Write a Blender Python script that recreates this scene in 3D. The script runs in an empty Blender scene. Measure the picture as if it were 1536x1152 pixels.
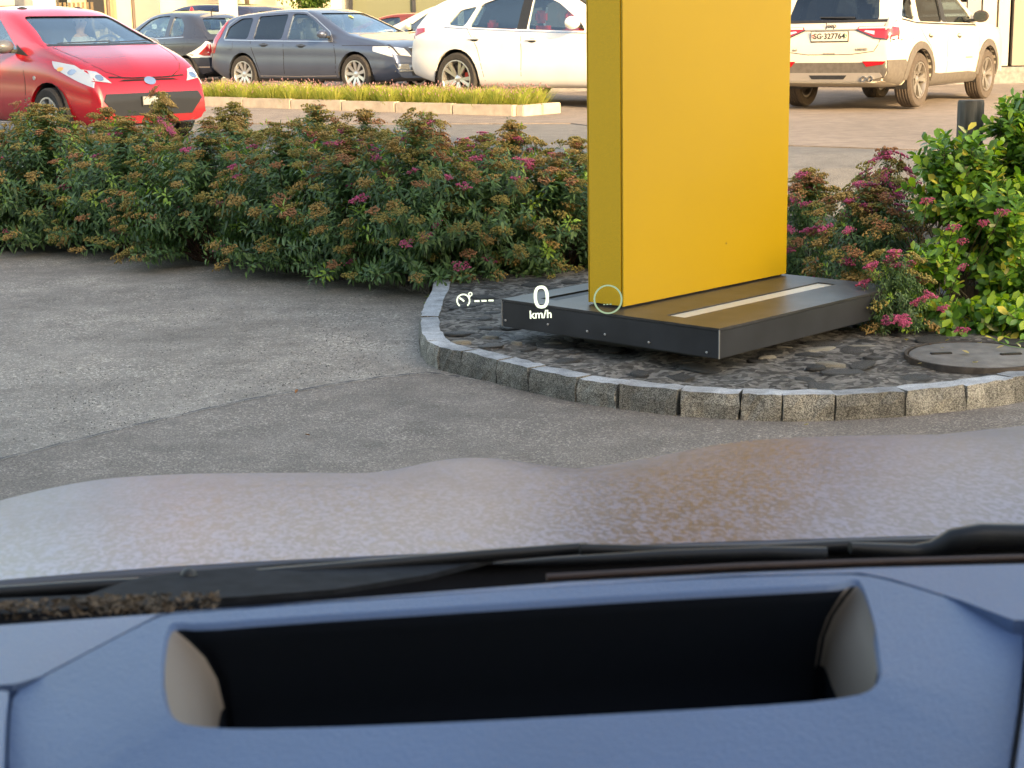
import bpy, bmesh, math, random
import numpy as np
from mathutils import Vector, Matrix, noise
from mathutils.bvhtree import BVHTree

R = math.radians
random.seed(7)
rng = np.random.default_rng(7)
scene = bpy.context.scene
COL = scene.collection

# ------------------------------------------------------------------ camera
W0, H0, FPX = 1536.0, 1152.0, 2400.0
EYE = Vector((0.0, 0.0, 1.45))
PITCH = math.atan(522.0 / FPX)
ROLL = R(1.06)
fwd = Vector((0, math.cos(PITCH), -math.sin(PITCH)))
up0 = Vector((0, math.sin(PITCH), math.cos(PITCH)))
ex = Vector((1, 0, 0))
cam_r = ex * math.cos(ROLL) - up0 * math.sin(ROLL)
cam_u = ex * math.sin(ROLL) + up0 * math.cos(ROLL)
cd = bpy.data.cameras.new('camera')
cd.sensor_width = 36.0
cd.lens = FPX / W0 * 36.0
cd.clip_start = 0.05
cd.clip_end = 1500.0
cd.dof.use_dof = True
cd.dof.focus_distance = 9.5
cd.dof.aperture_fstop = 21.0
cam = bpy.data.objects.new('camera', cd)
COL.objects.link(cam)
cam.matrix_world = Matrix((
    (cam_r.x, cam_u.x, -fwd.x, EYE.x),
    (cam_r.y, cam_u.y, -fwd.y, EYE.y),
    (cam_r.z, cam_u.z, -fwd.z, EYE.z),
    (0, 0, 0, 1)))
scene.camera = cam

# ------------------------------------------------------------------ light
SUN_EL = 20.0
SUN_H = Vector((0.482, -0.876))            # horizontal direction towards the sun
world = bpy.data.worlds.new('World')
scene.world = world
world.use_nodes = True
wn = world.node_tree
wn.nodes.clear()
sky = wn.nodes.new('ShaderNodeTexSky')
sky.sky_type = 'NISHITA'
sky.sun_disc = False
sky.sun_elevation = R(SUN_EL)
sky.sun_rotation = math.atan2(SUN_H.x, SUN_H.y)
sky.air_density = 1.0
sky.dust_density = 2.5
sky.ozone_density = 1.0
bg = wn.nodes.new('ShaderNodeBackground')
bg.inputs['Strength'].default_value = 0.15
wo = wn.nodes.new('ShaderNodeOutputWorld')
wn.links.new(sky.outputs[0], bg.inputs['Color'])
wn.links.new(bg.outputs[0], wo.inputs['Surface'])
sd = bpy.data.lights.new('sun', 'SUN')
sd.energy = 2.1
sd.angle = R(0.5)
sd.color = (1.0, 0.74, 0.47)
sun = bpy.data.objects.new('sun', sd)
COL.objects.link(sun)
sv = Vector((SUN_H.x * math.cos(R(SUN_EL)), SUN_H.y * math.cos(R(SUN_EL)), math.sin(R(SUN_EL))))
sun.rotation_euler = sv.to_track_quat('Z', 'Y').to_euler()
sun.location = sv * 60
vs = scene.view_settings
vs.view_transform = 'Standard'
vs.look = 'None'
vs.gamma = 1.0
vs.use_curve_mapping = False
vs.exposure = 2.1
try:
    vs.use_white_balance = True
    vs.white_balance_temperature = 8400
    vs.white_balance_tint = 10
except Exception:
    pass
scene.cycles.max_bounces = 6
scene.cycles.transparent_max_bounces = 12

# ------------------------------------------------------------------ surveying helpers
def ray(px, py):
    d = cam_r * (px - W0 / 2) / FPX - cam_u * (py - H0 / 2) / FPX + fwd
    return d

def on_z(px, py, z=0.0):
    d = ray(px, py)
    t = (z - EYE.z) / d.z
    return EYE + d * t

def on_y(px, py, y):
    d = ray(px, py)
    return EYE + d * (y / d.y)

def x_at(px, y, z=0.4):
    """world x of a picture column at depth y"""
    p = on_y(px, 54, y)
    return p.x

def ground_z(y):
    return 0.40 + max(0.0, (y - 20.0)) * 0.012

# ------------------------------------------------------------------ object helpers
def tag(o, label=None, cat=None, group=None, kind=None):
    if label: o['label'] = label
    if cat: o['category'] = cat
    if group: o['group'] = group
    if kind: o['kind'] = kind
    return o

def empty(name, loc=(0, 0, 0), rz=0.0, **kw):
    o = bpy.data.objects.new(name, None)
    o.empty_display_size = 0.2
    COL.objects.link(o)
    o.location = loc
    o.rotation_euler = (0, 0, rz)
    return tag(o, **kw)

def link_mesh(name, me, mat=None, parent=None, loc=None, rot=None, scale=None):
    o = bpy.data.objects.new(name, me)
    COL.objects.link(o)
    if mat is not None and len(me.materials) == 0:
        for m in (mat if isinstance(mat, (list, tuple)) else [mat]):
            me.materials.append(m)
    if parent is not None: o.parent = parent
    if loc is not None: o.location = loc
    if rot is not None: o.rotation_euler = rot
    if scale is not None: o.scale = scale
    return o

def bm_obj(name, bm, mat=None, parent=None, smooth=False, angle=None, **kw):
    me = bpy.data.meshes.new(name)
    bm.normal_update()
    bm.to_mesh(me)
    bm.free()
    if smooth:
        for p in me.polygons: p.use_smooth = True
        if angle is not None:
            me.set_sharp_from_angle(angle=R(angle))
    return link_mesh(name, me, mat, parent, **kw)

def py_obj(name, vs_, fs, mat=None, parent=None, smooth=False, angle=None, **kw):
    me = bpy.data.meshes.new(name)
    me.from_pydata([tuple(v) for v in vs_], [], fs)
    me.update()
    if smooth:
        for p in me.polygons: p.use_smooth = True
        if angle is not None: me.set_sharp_from_angle(angle=R(angle))
    return link_mesh(name, me, mat, parent, **kw)

def add_box(bm, c, s, rz=0.0, bev=0.0):
    r = bmesh.ops.create_cube(bm, size=1.0)
    M = Matrix.Translation(c) @ Matrix.Rotation(rz, 4, 'Z') @ Matrix.Diagonal((s[0], s[1], s[2], 1))
    bmesh.ops.transform(bm, matrix=M, verts=r['verts'])
    if bev > 0:
        es = list({e for v in r['verts'] for e in v.link_edges})
        bmesh.ops.bevel(bm, geom=es, offset=bev, segments=2, affect='EDGES', clamp_overlap=True)

def box(name, c, s, mat, parent=None, rz=0.0, bev=0.0, **kw):
    bm = bmesh.new()
    add_box(bm, c, s, rz, bev)
    return bm_obj(name, bm, mat, parent, **kw)

def add_tube(bm, pts, rad, n=8, cap=True):
    pts = [Vector(p) for p in pts]
    rings = []
    for i, p in enumerate(pts):
        a = pts[max(i - 1, 0)]; b = pts[min(i + 1, len(pts) - 1)]
        t = (b - a).normalized()
        q = t.to_track_quat('Z', 'Y')
        r = rad[i] if isinstance(rad, (list, tuple)) else rad
        rings.append([bm.verts.new(p + q @ Vector((math.cos(k * 2 * math.pi / n) * r, math.sin(k * 2 * math.pi / n) * r, 0))) for k in range(n)])
    for i in range(len(rings) - 1):
        for k in range(n):
            bm.faces.new((rings[i][k], rings[i][(k + 1) % n], rings[i + 1][(k + 1) % n], rings[i + 1][k]))
    if cap:
        bm.faces.new(rings[0][::-1]); bm.faces.new(rings[-1])

def tube(name, pts, rad, mat, parent=None, n=8, smooth=True):
    bm = bmesh.new()
    add_tube(bm, pts, rad, n)
    return bm_obj(name, bm, mat, parent, smooth=smooth, angle=50)

def lathe_mesh(name, prof, n=32, axis='Y', close=False):
    """prof: list of (r, t) ; revolve about axis"""
    bm = bmesh.new()
    rings = []
    for r, t in prof:
        rr = []
        for k in range(n):
            a = 2 * math.pi * k / n
            if axis == 'Y': v = (r * math.cos(a), t, r * math.sin(a))
            else: v = (r * math.cos(a), r * math.sin(a), t)
            rr.append(bm.verts.new(v))
        rings.append(rr)
    m = len(rings)
    for i in range(m if close else m - 1):
        A, B = rings[i], rings[(i + 1) % m]
        for k in range(n):
            bm.faces.new((A[k], A[(k + 1) % n], B[(k + 1) % n], B[k]))
    if not close:
        bm.faces.new(rings[0][::-1]); bm.faces.new(rings[-1])
    bmesh.ops.recalc_face_normals(bm, faces=bm.faces)
    me = bpy.data.meshes.new(name)
    bm.to_mesh(me); bm.free()
    for p in me.polygons: p.use_smooth = True
    me.set_sharp_from_angle(angle=R(40))
    return me

def text_mesh(s, size, depth=0.002, align='CENTER', bold=0.0):
    cu = bpy.data.curves.new('lettering', 'FONT')
    cu.body = s; cu.size = size; cu.extrude = depth; cu.offset = bold
    cu.align_x = align; cu.align_y = 'CENTER'; cu.resolution_u = 4
    o = bpy.data.objects.new('lettering', cu)
    COL.objects.link(o)
    dg = bpy.context.evaluated_depsgraph_get()
    me = bpy.data.meshes.new_from_object(o.evaluated_get(dg))
    COL.objects.unlink(o); bpy.data.objects.remove(o)
    return me

def extrude_poly(name, pts, z0, z1, mat, parent=None, **kw):
    n = len(pts)
    v = [(p[0], p[1], z0) for p in pts] + [(p[0], p[1], z1) for p in pts]
    f = [tuple(range(n))[::-1], tuple(range(n, 2 * n))] + [(i, (i + 1) % n, n + (i + 1) % n, n + i) for i in range(n)]
    o = py_obj(name, v, f, mat, parent, **kw)
    bm = bmesh.new(); bm.from_mesh(o.data)
    bmesh.ops.recalc_face_normals(bm, faces=bm.faces)
    bm.to_mesh(o.data); bm.free()
    return o

# ------------------------------------------------------------------ materials
MATS = {}
def mat(name, col, rough=0.5, metal=0.0, spec=0.5, coat=0.0, noise_s=None, noise_amt=0.25, bump=0.0, bump_s=60.0, emit=None, trans=0.0, sheen=0.0, detail=4):
    if name in MATS: return MATS[name]
    m = bpy.data.materials.new(name); m.use_nodes = True
    nt = m.node_tree; b = nt.nodes['Principled BSDF']
    b.inputs['Base Color'].default_value = (*col, 1)
    b.inputs['Roughness'].default_value = rough
    b.inputs['Metallic'].default_value = metal
    b.inputs['Specular IOR Level'].default_value = spec
    b.inputs['Coat Weight'].default_value = coat
    b.inputs['Coat Roughness'].default_value = 0.04
    tc = None
    def coords():
        nonlocal tc
        if tc is None: tc = nt.nodes.new('ShaderNodeTexCoord')
        return tc.outputs['Object']
    if noise_s:
        n = nt.nodes.new('ShaderNodeTexNoise'); n.inputs['Scale'].default_value = noise_s; n.inputs['Detail'].default_value = detail
        nt.links.new(coords(), n.inputs['Vector'])
        mr = nt.nodes.new('ShaderNodeMapRange'); mr.inputs[1].default_value = .3; mr.inputs[2].default_value = .7
        mr.inputs[3].default_value = 1 - noise_amt; mr.inputs[4].default_value = 1 + noise_amt
        nt.links.new(n.outputs['Fac'], mr.inputs[0])
        mx = nt.nodes.new('ShaderNodeVectorMath'); mx.operation = 'SCALE'
        mx.inputs[0].default_value = col
        nt.links.new(mr.outputs[0], mx.inputs['Scale'])
        nt.links.new(mx.outputs[0], b.inputs['Base Color'])
    if bump > 0:
        n2 = nt.nodes.new('ShaderNodeTexNoise'); n2.inputs['Scale'].default_value = bump_s; n2.inputs['Detail'].default_value = 5
        nt.links.new(coords(), n2.inputs['Vector'])
        bp = nt.nodes.new('ShaderNodeBump'); bp.inputs['Strength'].default_value = bump; bp.inputs['Distance'].default_value = 0.01
        nt.links.new(n2.outputs['Fac'], bp.inputs['Height'])
        nt.links.new(bp.outputs[0], b.inputs['Normal'])
    if emit:
        b.inputs['Emission Color'].default_value = (*emit[0], 1); b.inputs['Emission Strength'].default_value = emit[1]
    MATS[name] = m
    return m

def leaf_mat(name, col, var=0.35, rough=0.42, tl=0.25, scale=6.0):
    m = mat(name, col, rough, spec=0.45, noise_s=scale, noise_amt=var, detail=2)
    nt = m.node_tree; b = nt.nodes['Principled BSDF']; out = nt.nodes['Material Output']
    t = nt.nodes.new('ShaderNodeBsdfTranslucent'); t.inputs['Color'].default_value = (col[0] * 1.5, col[1] * 1.6, col[2] * .6, 1)
    mx = nt.nodes.new('ShaderNodeMixShader'); mx.inputs[0].default_value = tl
    nt.links.new(b.outputs[0], mx.inputs[1]); nt.links.new(t.outputs[0], mx.inputs[2]); nt.links.new(mx.outputs[0], out.inputs['Surface'])
    return m

def asphalt(name, base, chip, chip_amt=0.5, warm=(1.0, 0.97, 0.93), stain=0.3, s=90.0, fleck=0.62):
    """asphalt: bitumen, voronoi aggregate chips, large worn patches"""
    m = bpy.data.materials.new(name); m.use_nodes = True
    nt = m.node_tree; b = nt.nodes['Principled BSDF']; L = nt.links
    tc = nt.nodes.new('ShaderNodeTexCoord')
    def nz(sc, det=4, rough=.5, sy=None):
        n = nt.nodes.new('ShaderNodeTexNoise'); n.inputs['Scale'].default_value = sc; n.inputs['Detail'].default_value = det; n.inputs['Roughness'].default_value = rough
        if sy:
            mp = nt.nodes.new('ShaderNodeMapping'); mp.inputs['Scale'].default_value = sy
            L.new(tc.outputs['Object'], mp.inputs[0]); L.new(mp.outputs[0], n.inputs['Vector'])
        else: L.new(tc.outputs['Object'], n.inputs['Vector'])
        return n
    def ramp(src, a, b_, c0, c1):
        r = nt.nodes.new('ShaderNodeMapRange'); r.inputs[1].default_value = a; r.inputs[2].default_value = b_; r.inputs[3].default_value = c0; r.inputs[4].default_value = c1
        L.new(src, r.inputs[0]); return r.outputs[0]
    def mul(a, b_):
        r = nt.nodes.new('ShaderNodeMath'); r.operation = 'MULTIPLY'; L.new(a, r.inputs[0]); L.new(b_, r.inputs[1]); return r.outputs[0]
    vo = nt.nodes.new('ShaderNodeTexVoronoi'); vo.inputs['Scale'].default_value = s
    L.new(tc.outputs['Object'], vo.inputs['Vector'])
    sep = nt.nodes.new('ShaderNodeSeparateColor'); L.new(vo.outputs['Color'], sep.inputs[0])
    chips = ramp(sep.outputs[0], fleck, 1.0, 0.0, 1.0)
    big = nz(0.9, 5, .6); mid = nz(5.0, 5, .6); fine = nz(190.0, 4, .8)
    worn = ramp(big.outputs['Fac'], .35, .65, 1 - stain, 1 + stain)
    worn2 = ramp(mid.outputs['Fac'], .3, .7, .80, 1.20)
    fn = ramp(fine.outputs['Fac'], .33, .67, .40, 1.55)
    k = mul(mul(worn, worn2), fn)
    mx = nt.nodes.new('ShaderNodeMix'); mx.data_type = 'RGBA'
    mx.inputs[6].default_value = (base * warm[0], base * warm[1], base * warm[2], 1)
    mx.inputs[7].default_value = (chip * warm[0], chip * warm[1], chip * warm[2] * .97, 1)
    patchy = ramp(nz(1.6, 6, .65).outputs['Fac'], .40, .66, .35, 1.0)
    ca = nt.nodes.new('ShaderNodeMath'); ca.operation = 'MULTIPLY'; ca.inputs[1].default_value = chip_amt
    L.new(mul(chips, patchy), ca.inputs[0])
    L.new(ca.outputs[0], mx.inputs[0])
    sc = nt.nodes.new('ShaderNodeVectorMath'); sc.operation = 'SCALE'
    L.new(mx.outputs[2], sc.inputs[0]); L.new(k, sc.inputs['Scale'])
    L.new(sc.outputs[0], b.inputs['Base Color'])
    b.inputs['Roughness'].default_value = 0.85
    bp = nt.nodes.new('ShaderNodeBump'); bp.inputs['Strength'].default_value = .7; bp.inputs['Distance'].default_value = .006
    ad = nt.nodes.new('ShaderNodeMath'); ad.operation = 'ADD'
    L.new(vo.outputs['Distance'], ad.inputs[0]); L.new(fine.outputs['Fac'], ad.inputs[1])
    L.new(ad.outputs[0], bp.inputs['Height']); L.new(bp.outputs[0], b.inputs['Normal'])
    MATS[name] = m
    return m

def granite(name, c1, c2, c3, scale=120.0, rough=.8, bump=.8):
    m = bpy.data.materials.new(name); m.use_nodes = True
    nt = m.node_tree; b = nt.nodes['Principled BSDF']; L = nt.links
    tc = nt.nodes.new('ShaderNodeTexCoord')
    oi = nt.nodes.new('ShaderNodeObjectInfo')
    ofs = nt.nodes.new('ShaderNodeVectorMath'); ofs.operation = 'ADD'
    L.new(tc.outputs['Object'], ofs.inputs[0]); L.new(oi.outputs['Random'], ofs.inputs[1])
    v = nt.nodes.new('ShaderNodeTexVoronoi'); v.inputs['Scale'].default_value = scale; L.new(ofs.outputs[0], v.inputs['Vector'])
    sp = nt.nodes.new('ShaderNodeSeparateColor'); L.new(v.outputs['Color'], sp.inputs[0])
    cr = nt.nodes.new('ShaderNodeValToRGB')
    cr.color_ramp.elements[0].position = .15; cr.color_ramp.elements[0].color = (*c1, 1)
    cr.color_ramp.elements[1].position = .85; cr.color_ramp.elements[1].color = (*c3, 1)
    e = cr.color_ramp.elements.new(.5); e.color = (*c2, 1)
    L.new(sp.outputs[0], cr.inputs[0])
    n = nt.nodes.new('ShaderNodeTexNoise'); n.inputs['Scale'].default_value = 9; n.inputs['Detail'].default_value = 8; n.inputs['Roughness'].default_value = .7
    L.new(ofs.outputs[0], n.inputs['Vector'])
    mr = nt.nodes.new('ShaderNodeMapRange'); mr.inputs[1].default_value = .3; mr.inputs[2].default_value = .7; mr.inputs[3].default_value = .5; mr.inputs[4].default_value = 1.4
    L.new(n.outputs['Fac'], mr.inputs[0])
    r2 = nt.nodes.new('ShaderNodeMapRange'); r2.inputs[3].default_value = .7; r2.inputs[4].default_value = 1.3
    L.new(oi.outputs['Random'], r2.inputs[0])
    mm = nt.nodes.new('ShaderNodeMath'); mm.operation = 'MULTIPLY'; L.new(mr.outputs[0], mm.inputs[0]); L.new(r2.outputs[0], mm.inputs[1])
    s = nt.nodes.new('ShaderNodeVectorMath'); s.operation = 'SCALE'; L.new(cr.outputs[0], s.inputs[0]); L.new(mm.outputs[0], s.inputs['Scale'])
    L.new(s.outputs[0], b.inputs['Base Color'])
    b.inputs['Roughness'].default_value = rough
    bp = nt.nodes.new('ShaderNodeBump'); bp.inputs['Strength'].default_value = bump; bp.inputs['Distance'].default_value = .01
    n3 = nt.nodes.new('ShaderNodeTexNoise'); n3.inputs['Scale'].default_value = 45; n3.inputs['Detail'].default_value = 7; n3.inputs['Roughness'].default_value = .7
    L.new(ofs.outputs[0], n3.inputs['Vector'])
    L.new(n3.outputs['Fac'], bp.inputs['Height']); L.new(bp.outputs[0], b.inputs['Normal'])
    MATS[name] = m
    return m

M_LOT = asphalt('old asphalt', .255, .72, .8, warm=(1.07, .965, .865), stain=.17, s=105, fleck=.66)
M_PATCH = asphalt('newer asphalt', .195, .58, .65, warm=(1.10, .965, .86), stain=.13, s=135, fleck=.70)
M_ROAD = asphalt('road asphalt', .15, .3, .4, stain=.08)
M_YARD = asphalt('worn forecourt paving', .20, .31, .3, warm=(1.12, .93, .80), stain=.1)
M_KERB = granite('granite kerb', (.085, .08, .07), (.21, .20, .175), (.36, .345, .30), 330)
M_KERBTOP = granite('sky-toned sawn granite', (.28, .30, .33), (.36, .38, .41), (.46, .48, .50), 300, .6, .15)  # kerb tops: sky reflection is put into the paler, bluish granite colour
M_STONE = granite('dark field stone', (.04, .04, .042), (.07, .07, .07), (.12, .117, .11), 60, .55, .9)
M_MORTAR = granite('rough mortar', (.07, .065, .06), (.15, .142, .13), (.27, .255, .235), 40, .9, 1.0)
M_SOIL = mat('dark soil', (.03, .024, .018), .95, noise_s=20, noise_amt=.5, bump=.8)
M_CONC = mat('concrete', (.19, .185, .178), .85, noise_s=14, noise_amt=.25, bump=.4, bump_s=150)
M_CONCL = mat('pale kerb concrete', (.42, .36, .30), .85, noise_s=8, noise_amt=.15, bump=.3)
M_YEL = mat('yellow enamel', (.48, .30, .007), .45, coat=.08, noise_s=1.2, noise_amt=.035, bump=.02, bump_s=500)
M_YELD = mat('yellow side trim', (.86, .50, .012), .5, noise_s=300, noise_amt=.12)
M_ANTH = mat('anthracite sheet metal', (.030, .033, .040), .42, metal=.2, noise_s=5, noise_amt=.3, bump=.03, bump_s=300)
M_ANTHTOP = mat('scuffed anthracite top', (.055, .055, .058), .33, metal=.35, noise_s=9, noise_amt=.35, bump=.05, bump_s=200)
M_LENS = mat('frosted light slot', (.62, .60, .52), .35, noise_s=30, noise_amt=.06)
M_BLACK = mat('black plastic', (.018, .018, .019), .5, noise_s=30, noise_amt=.3)
M_RUBBER = mat('tyre rubber', (.035, .032, .03), .85, noise_s=40, noise_amt=.3, bump=.2)
M_ALLOY = mat('silver alloy', (.62, .62, .62), .28, metal=.85)
M_ALLOYD = mat('dark alloy', (.10, .095, .09), .35, metal=.7)
M_CHROME = mat('chrome', (.8, .8, .8), .12, metal=1.0)
M_GLASS = None

def glass_mat(name, tint, mixf=.55, rough=.03):
    m = bpy.data.materials.new(name); m.use_nodes = True
    nt = m.node_tree; nt.nodes.clear(); L = nt.links
    out = nt.nodes.new('ShaderNodeOutputMaterial')
    tr = nt.nodes.new('ShaderNodeBsdfTransparent'); tr.inputs[0].default_value = (*tint, 1)
    gl = nt.nodes.new('ShaderNodeBsdfGlossy'); gl.inputs['Roughness'].default_value = rough; gl.inputs[0].default_value = (.9, .95, 1, 1)
    fr = nt.nodes.new('ShaderNodeLayerWeight'); fr.inputs['Blend'].default_value = .5
    pw = nt.nodes.new('ShaderNodeMath'); pw.operation = 'POWER'; pw.inputs[1].default_value = 4.0
    L.new(fr.outputs['Facing'], pw.inputs[0])
    mr = nt.nodes.new('ShaderNodeMapRange'); mr.inputs[3].default_value = mixf * .10; mr.inputs[4].default_value = .8
    L.new(pw.outputs[0], mr.inputs[0])
    mx = nt.nodes.new('ShaderNodeMixShader')
    L.new(mr.outputs[0], mx.inputs[0]); L.new(tr.outputs[0], mx.inputs[1]); L.new(gl.outputs[0], mx.inputs[2]); L.new(mx.outputs[0], out.inputs['Surface'])
    MATS[name] = m
    return m
M_GLASS = glass_mat('car glass', (.74, .82, .84), 1.2)
M_GLASSD = glass_mat('dark tinted glass', (.30, .33, .36), 1.0)
M_SHOP = glass_mat('shop glass', (.45, .5, .42), .6)

# ================================================================== SETTING
def sheet(name, pts, m, zf=None, **kw):
    me = bpy.data.meshes.new(name)
    me.from_pydata([tuple(p) for p in pts], [], [tuple(range(len(pts)))])
    me.update()
    o = link_mesh(name, me, m)
    if me.polygons[0].normal.z < 0: me.flip_normals()
    tag(o, **kw)
    return o

sheet('ground', [(-400, -300, -.06), (400, -300, -.06), (400, 600, -.06), (-400, 600, -.06)], mat('far ground', (.12, .11, .09), .9, noise_s=.5, bump=.3), kind='structure')
sheet('parking_lot', [(-22, -5.9, 0), (16, -5.9, 0), (16, 12.6, 0), (-22, 12.6, 0)], M_LOT, kind='structure')
# later, slightly thicker layer of asphalt towards the viewer; its edge wanders a little
edge = [(-260, 742), (-120, 716), (0, 690), (120, 660), (240, 630), (370, 601), (500, 577), (570, 567), (640, 560), (700, 568)]
ep = [on_z(x, y, .004) for x, y in edge]
ep2 = []
for i in range(len(ep) - 1):
    for k in range(6):
        p = ep[i].lerp(ep[i + 1], k / 6)
        ep2.append((p.x, p.y + random.uniform(-.008, .008), .004))
ep2 += [(ep[-1].x, ep[-1].y, .004), (2.0, 6.0, .004), (15.5, 6.8, .004), (15.5, -5.5, .004), (-6, -5.5, .004)]
sheet('asphalt_patch', ep2, M_PATCH, kind='structure')

sv_, sf_ = [], []
for i, p in enumerate(ep2[:len(ep2) - 5]):
    w_ = .012 + .008 * math.sin(i * 1.7)
    sv_ += [(p[0], p[1] - w_ * .3, .0085), (p[0], p[1] + w_, .0085)]
    if i: sf_.append((2 * i - 2, 2 * i, 2 * i + 1, 2 * i - 1))
o = py_obj('asphalt_seam', sv_, sf_, mat('tar seam', (.085, .08, .078), .8, noise_s=40, noise_amt=.4)); tag(o, kind='structure')
if o.data.polygons[0].normal.z < 0: o.data.flip_normals()

# road and forecourt beyond the hedge: one gently rising surface
yy = [12.0, 12.6, 13.2, 14.0, 16, 18, 20, 24, 30, 38, 50, 90]
zz = [.05, .2, .34, .40, .40, .40, .40, ground_z(24), ground_z(30), ground_z(38), ground_z(50), ground_z(90)]
vsx, fsx = [], []
for y, z in zip(yy, zz):
    vsx += [(-60, y, z), (60, y, z)]
for i in range(len(yy) - 1):
    fsx.append((2 * i, 2 * i + 1, 2 * i + 3, 2 * i + 2))
o = py_obj('road', vsx, fsx, M_ROAD); tag(o, kind='structure')
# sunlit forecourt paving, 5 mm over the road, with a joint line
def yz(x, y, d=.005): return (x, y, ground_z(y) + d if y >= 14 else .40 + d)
pA = on_z(1150, 218, .4); pB = on_z(1560, 232, .4); pC = on_z(860, 186, .4)
fy = [(-26, 25.2), (-8, 22.4), (-3, 20.6), (pC.x, pC.y), (pA.x, pA.y), (pB.x, pB.y), (12, 14.2)]
top_ = [(x, 60) for x, _ in fy]
vf, ff = [], []
for x, y in fy:
    ys = [y] + [t for t in (20.0, 24, 30, 60) if t > y + .2]
    while len(ys) < 5: ys.insert(1, ys[0] + (ys[1] - ys[0]) * .5)
    for t in ys: vf.append(yz(x, t))
for i in range(len(fy) - 1):
    for k in range(4):
        a = i * 5 + k
        ff.append((a, a + 5, a + 6, a + 1))
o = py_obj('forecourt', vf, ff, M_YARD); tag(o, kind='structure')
bm_ = o.data
if bm_.polygons[0].normal.z < 0: bm_.flip_normals()
# low gutter edge between road and forecourt
gb = bmesh.new()
for i in range(1, len(fy) - 1):
    a, b_ = Vector((fy[i][0], fy[i][1], 0)), Vector((fy[i + 1][0], fy[i + 1][1], 0))
    d = (b_ - a); n = max(1, int(d.length / .8))
    for k in range(n):
        c = a + d * ((k + .5) / n)
        add_box(gb, (c.x, c.y + .03, (ground_z(c.y) if c.y > 14 else .4) + .003), (d.length / n - .012, .06, .014), math.atan2(d.y, d.x))
o = bm_obj('gutter_edge', gb, M_YARD); tag(o, kind='structure')

# hedge bed with a low concrete edging
hedge_front_px = [(-420, 372), (-200, 360), (0, 362), (100, 362), (200, 374), (320, 396), (430, 410), (540, 424), (645, 442)]
hf = [on_z(x, y, 0) for x, y in hedge_front_px]
bed = [(p.x, p.y + .05) for p in hf] + [(1.2, 8.35), (2.4, 7.55), (4.0, 7.3), (9, 8.0), (9, 12.8), (-15, 13.6), (hf[0].x, 13.6)]
extrude_poly('planting_bed', bed, -.03, .075, M_SOIL); tag(bpy.data.objects['planting_bed'], kind='structure')
kr = empty('bed_edging', (hf[2].x, hf[2].y, 0), label='low weathered concrete edging along the foot of the hedge', cat='kerb')
def poly_walk(pts, step):
    out = []; acc = 0
    for i in range(len(pts) - 1):
        a, b_ = Vector(pts[i]), Vector(pts[i + 1]); L_ = (b_ - a).length
        n = max(1, round(L_ / step))
        for k in range(n): out.append((a.lerp(b_, k / n), a.lerp(b_, (k + 1) / n)))
    return out
def kerb_block(name, a, b_, depth, z0, z1, m, parent, seed=0, gap=.006, mtop=None, jit=.004, inward=None):
    """a block between a and b (outer foot line); inward normal to the left of a->b"""
    a = Vector((a[0], a[1])); b_ = Vector((b_[0], b_[1]))
    d = (b_ - a); L_ = d.length; t = d / L_
    n = Vector((-t.y, t.x))
    if inward is not None and n.dot(Vector(inward)) < 0: n = -n
    r = random.Random(seed)
    nx, nz = 5, 3
    bm = bmesh.new()
    def P(u, v, z):
        q = a + t * (gap + u * (L_ - 2 * gap)) + n * (v * depth)
        return Vector((q.x, q.y, z))
    fr = [[bm.verts.new(P(i / nx, r.uniform(-.02, .08) * (0.006 / .01) * .3 if 0 < k < nz else (0.10 if k == nz else .0), z0 + (z1 - z0) * k / nz)) for i in range(nx + 1)] for k in range(nz + 1)]
    bk = [[bm.verts.new(P(i / nx, 1.0, z0 + (z1 - z0) * k)) for i in range(nx + 1)] for k in (0, 1)]
    side_faces = []
    for k in range(nz):
        for i in range(nx): bm.faces.new((fr[k][i], fr[k][i + 1], fr[k + 1][i + 1], fr[k + 1][i]))
    tops = []
    for i in range(nx): tops.append(bm.faces.new((fr[nz][i], fr[nz][i + 1], bk[1][i + 1], bk[1][i])))
    for i in range(nx): bm.faces.new((bk[0][i + 1], bk[0][i], bk[1][i], bk[1][i + 1]))
    for s in (0, nx):
        f_ = [fr[k][s] for k in range(nz + 1)] + [bk[1][s], bk[0][s]]
        bm.faces.new(f_ if s else f_[::-1])
    for v in bm.verts:
        v.co += Vector((r.uniform(-jit, jit), r.uniform(-jit, jit), r.uniform(-jit, jit) * .5))
    for f_ in tops: f_.material_index = 1 if mtop else 0
    bmesh.ops.recalc_face_normals(bm, faces=bm.faces)
    c = (a + b_) / 2
    for v in bm.verts: v.co -= Vector((c.x, c.y, z0))
    o = bm_obj(name, bm, [m, mtop] if mtop else m, parent)
    o.location = Vector((c.x, c.y, z0)) - (parent.location if parent else Vector())
    return o
M_EDGE = granite('weathered edging', (.05, .045, .04), (.085, .08, .07), (.13, .12, .11), 90, .9, .8)
for i, (a, b_) in enumerate(poly_walk([(p.x, p.y, 0) for p in hf], .8)):
    kerb_block('edging_block', a, b_, .1, -.03, .10, M_EDGE, kr, seed=i, inward=(0, 1))

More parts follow.
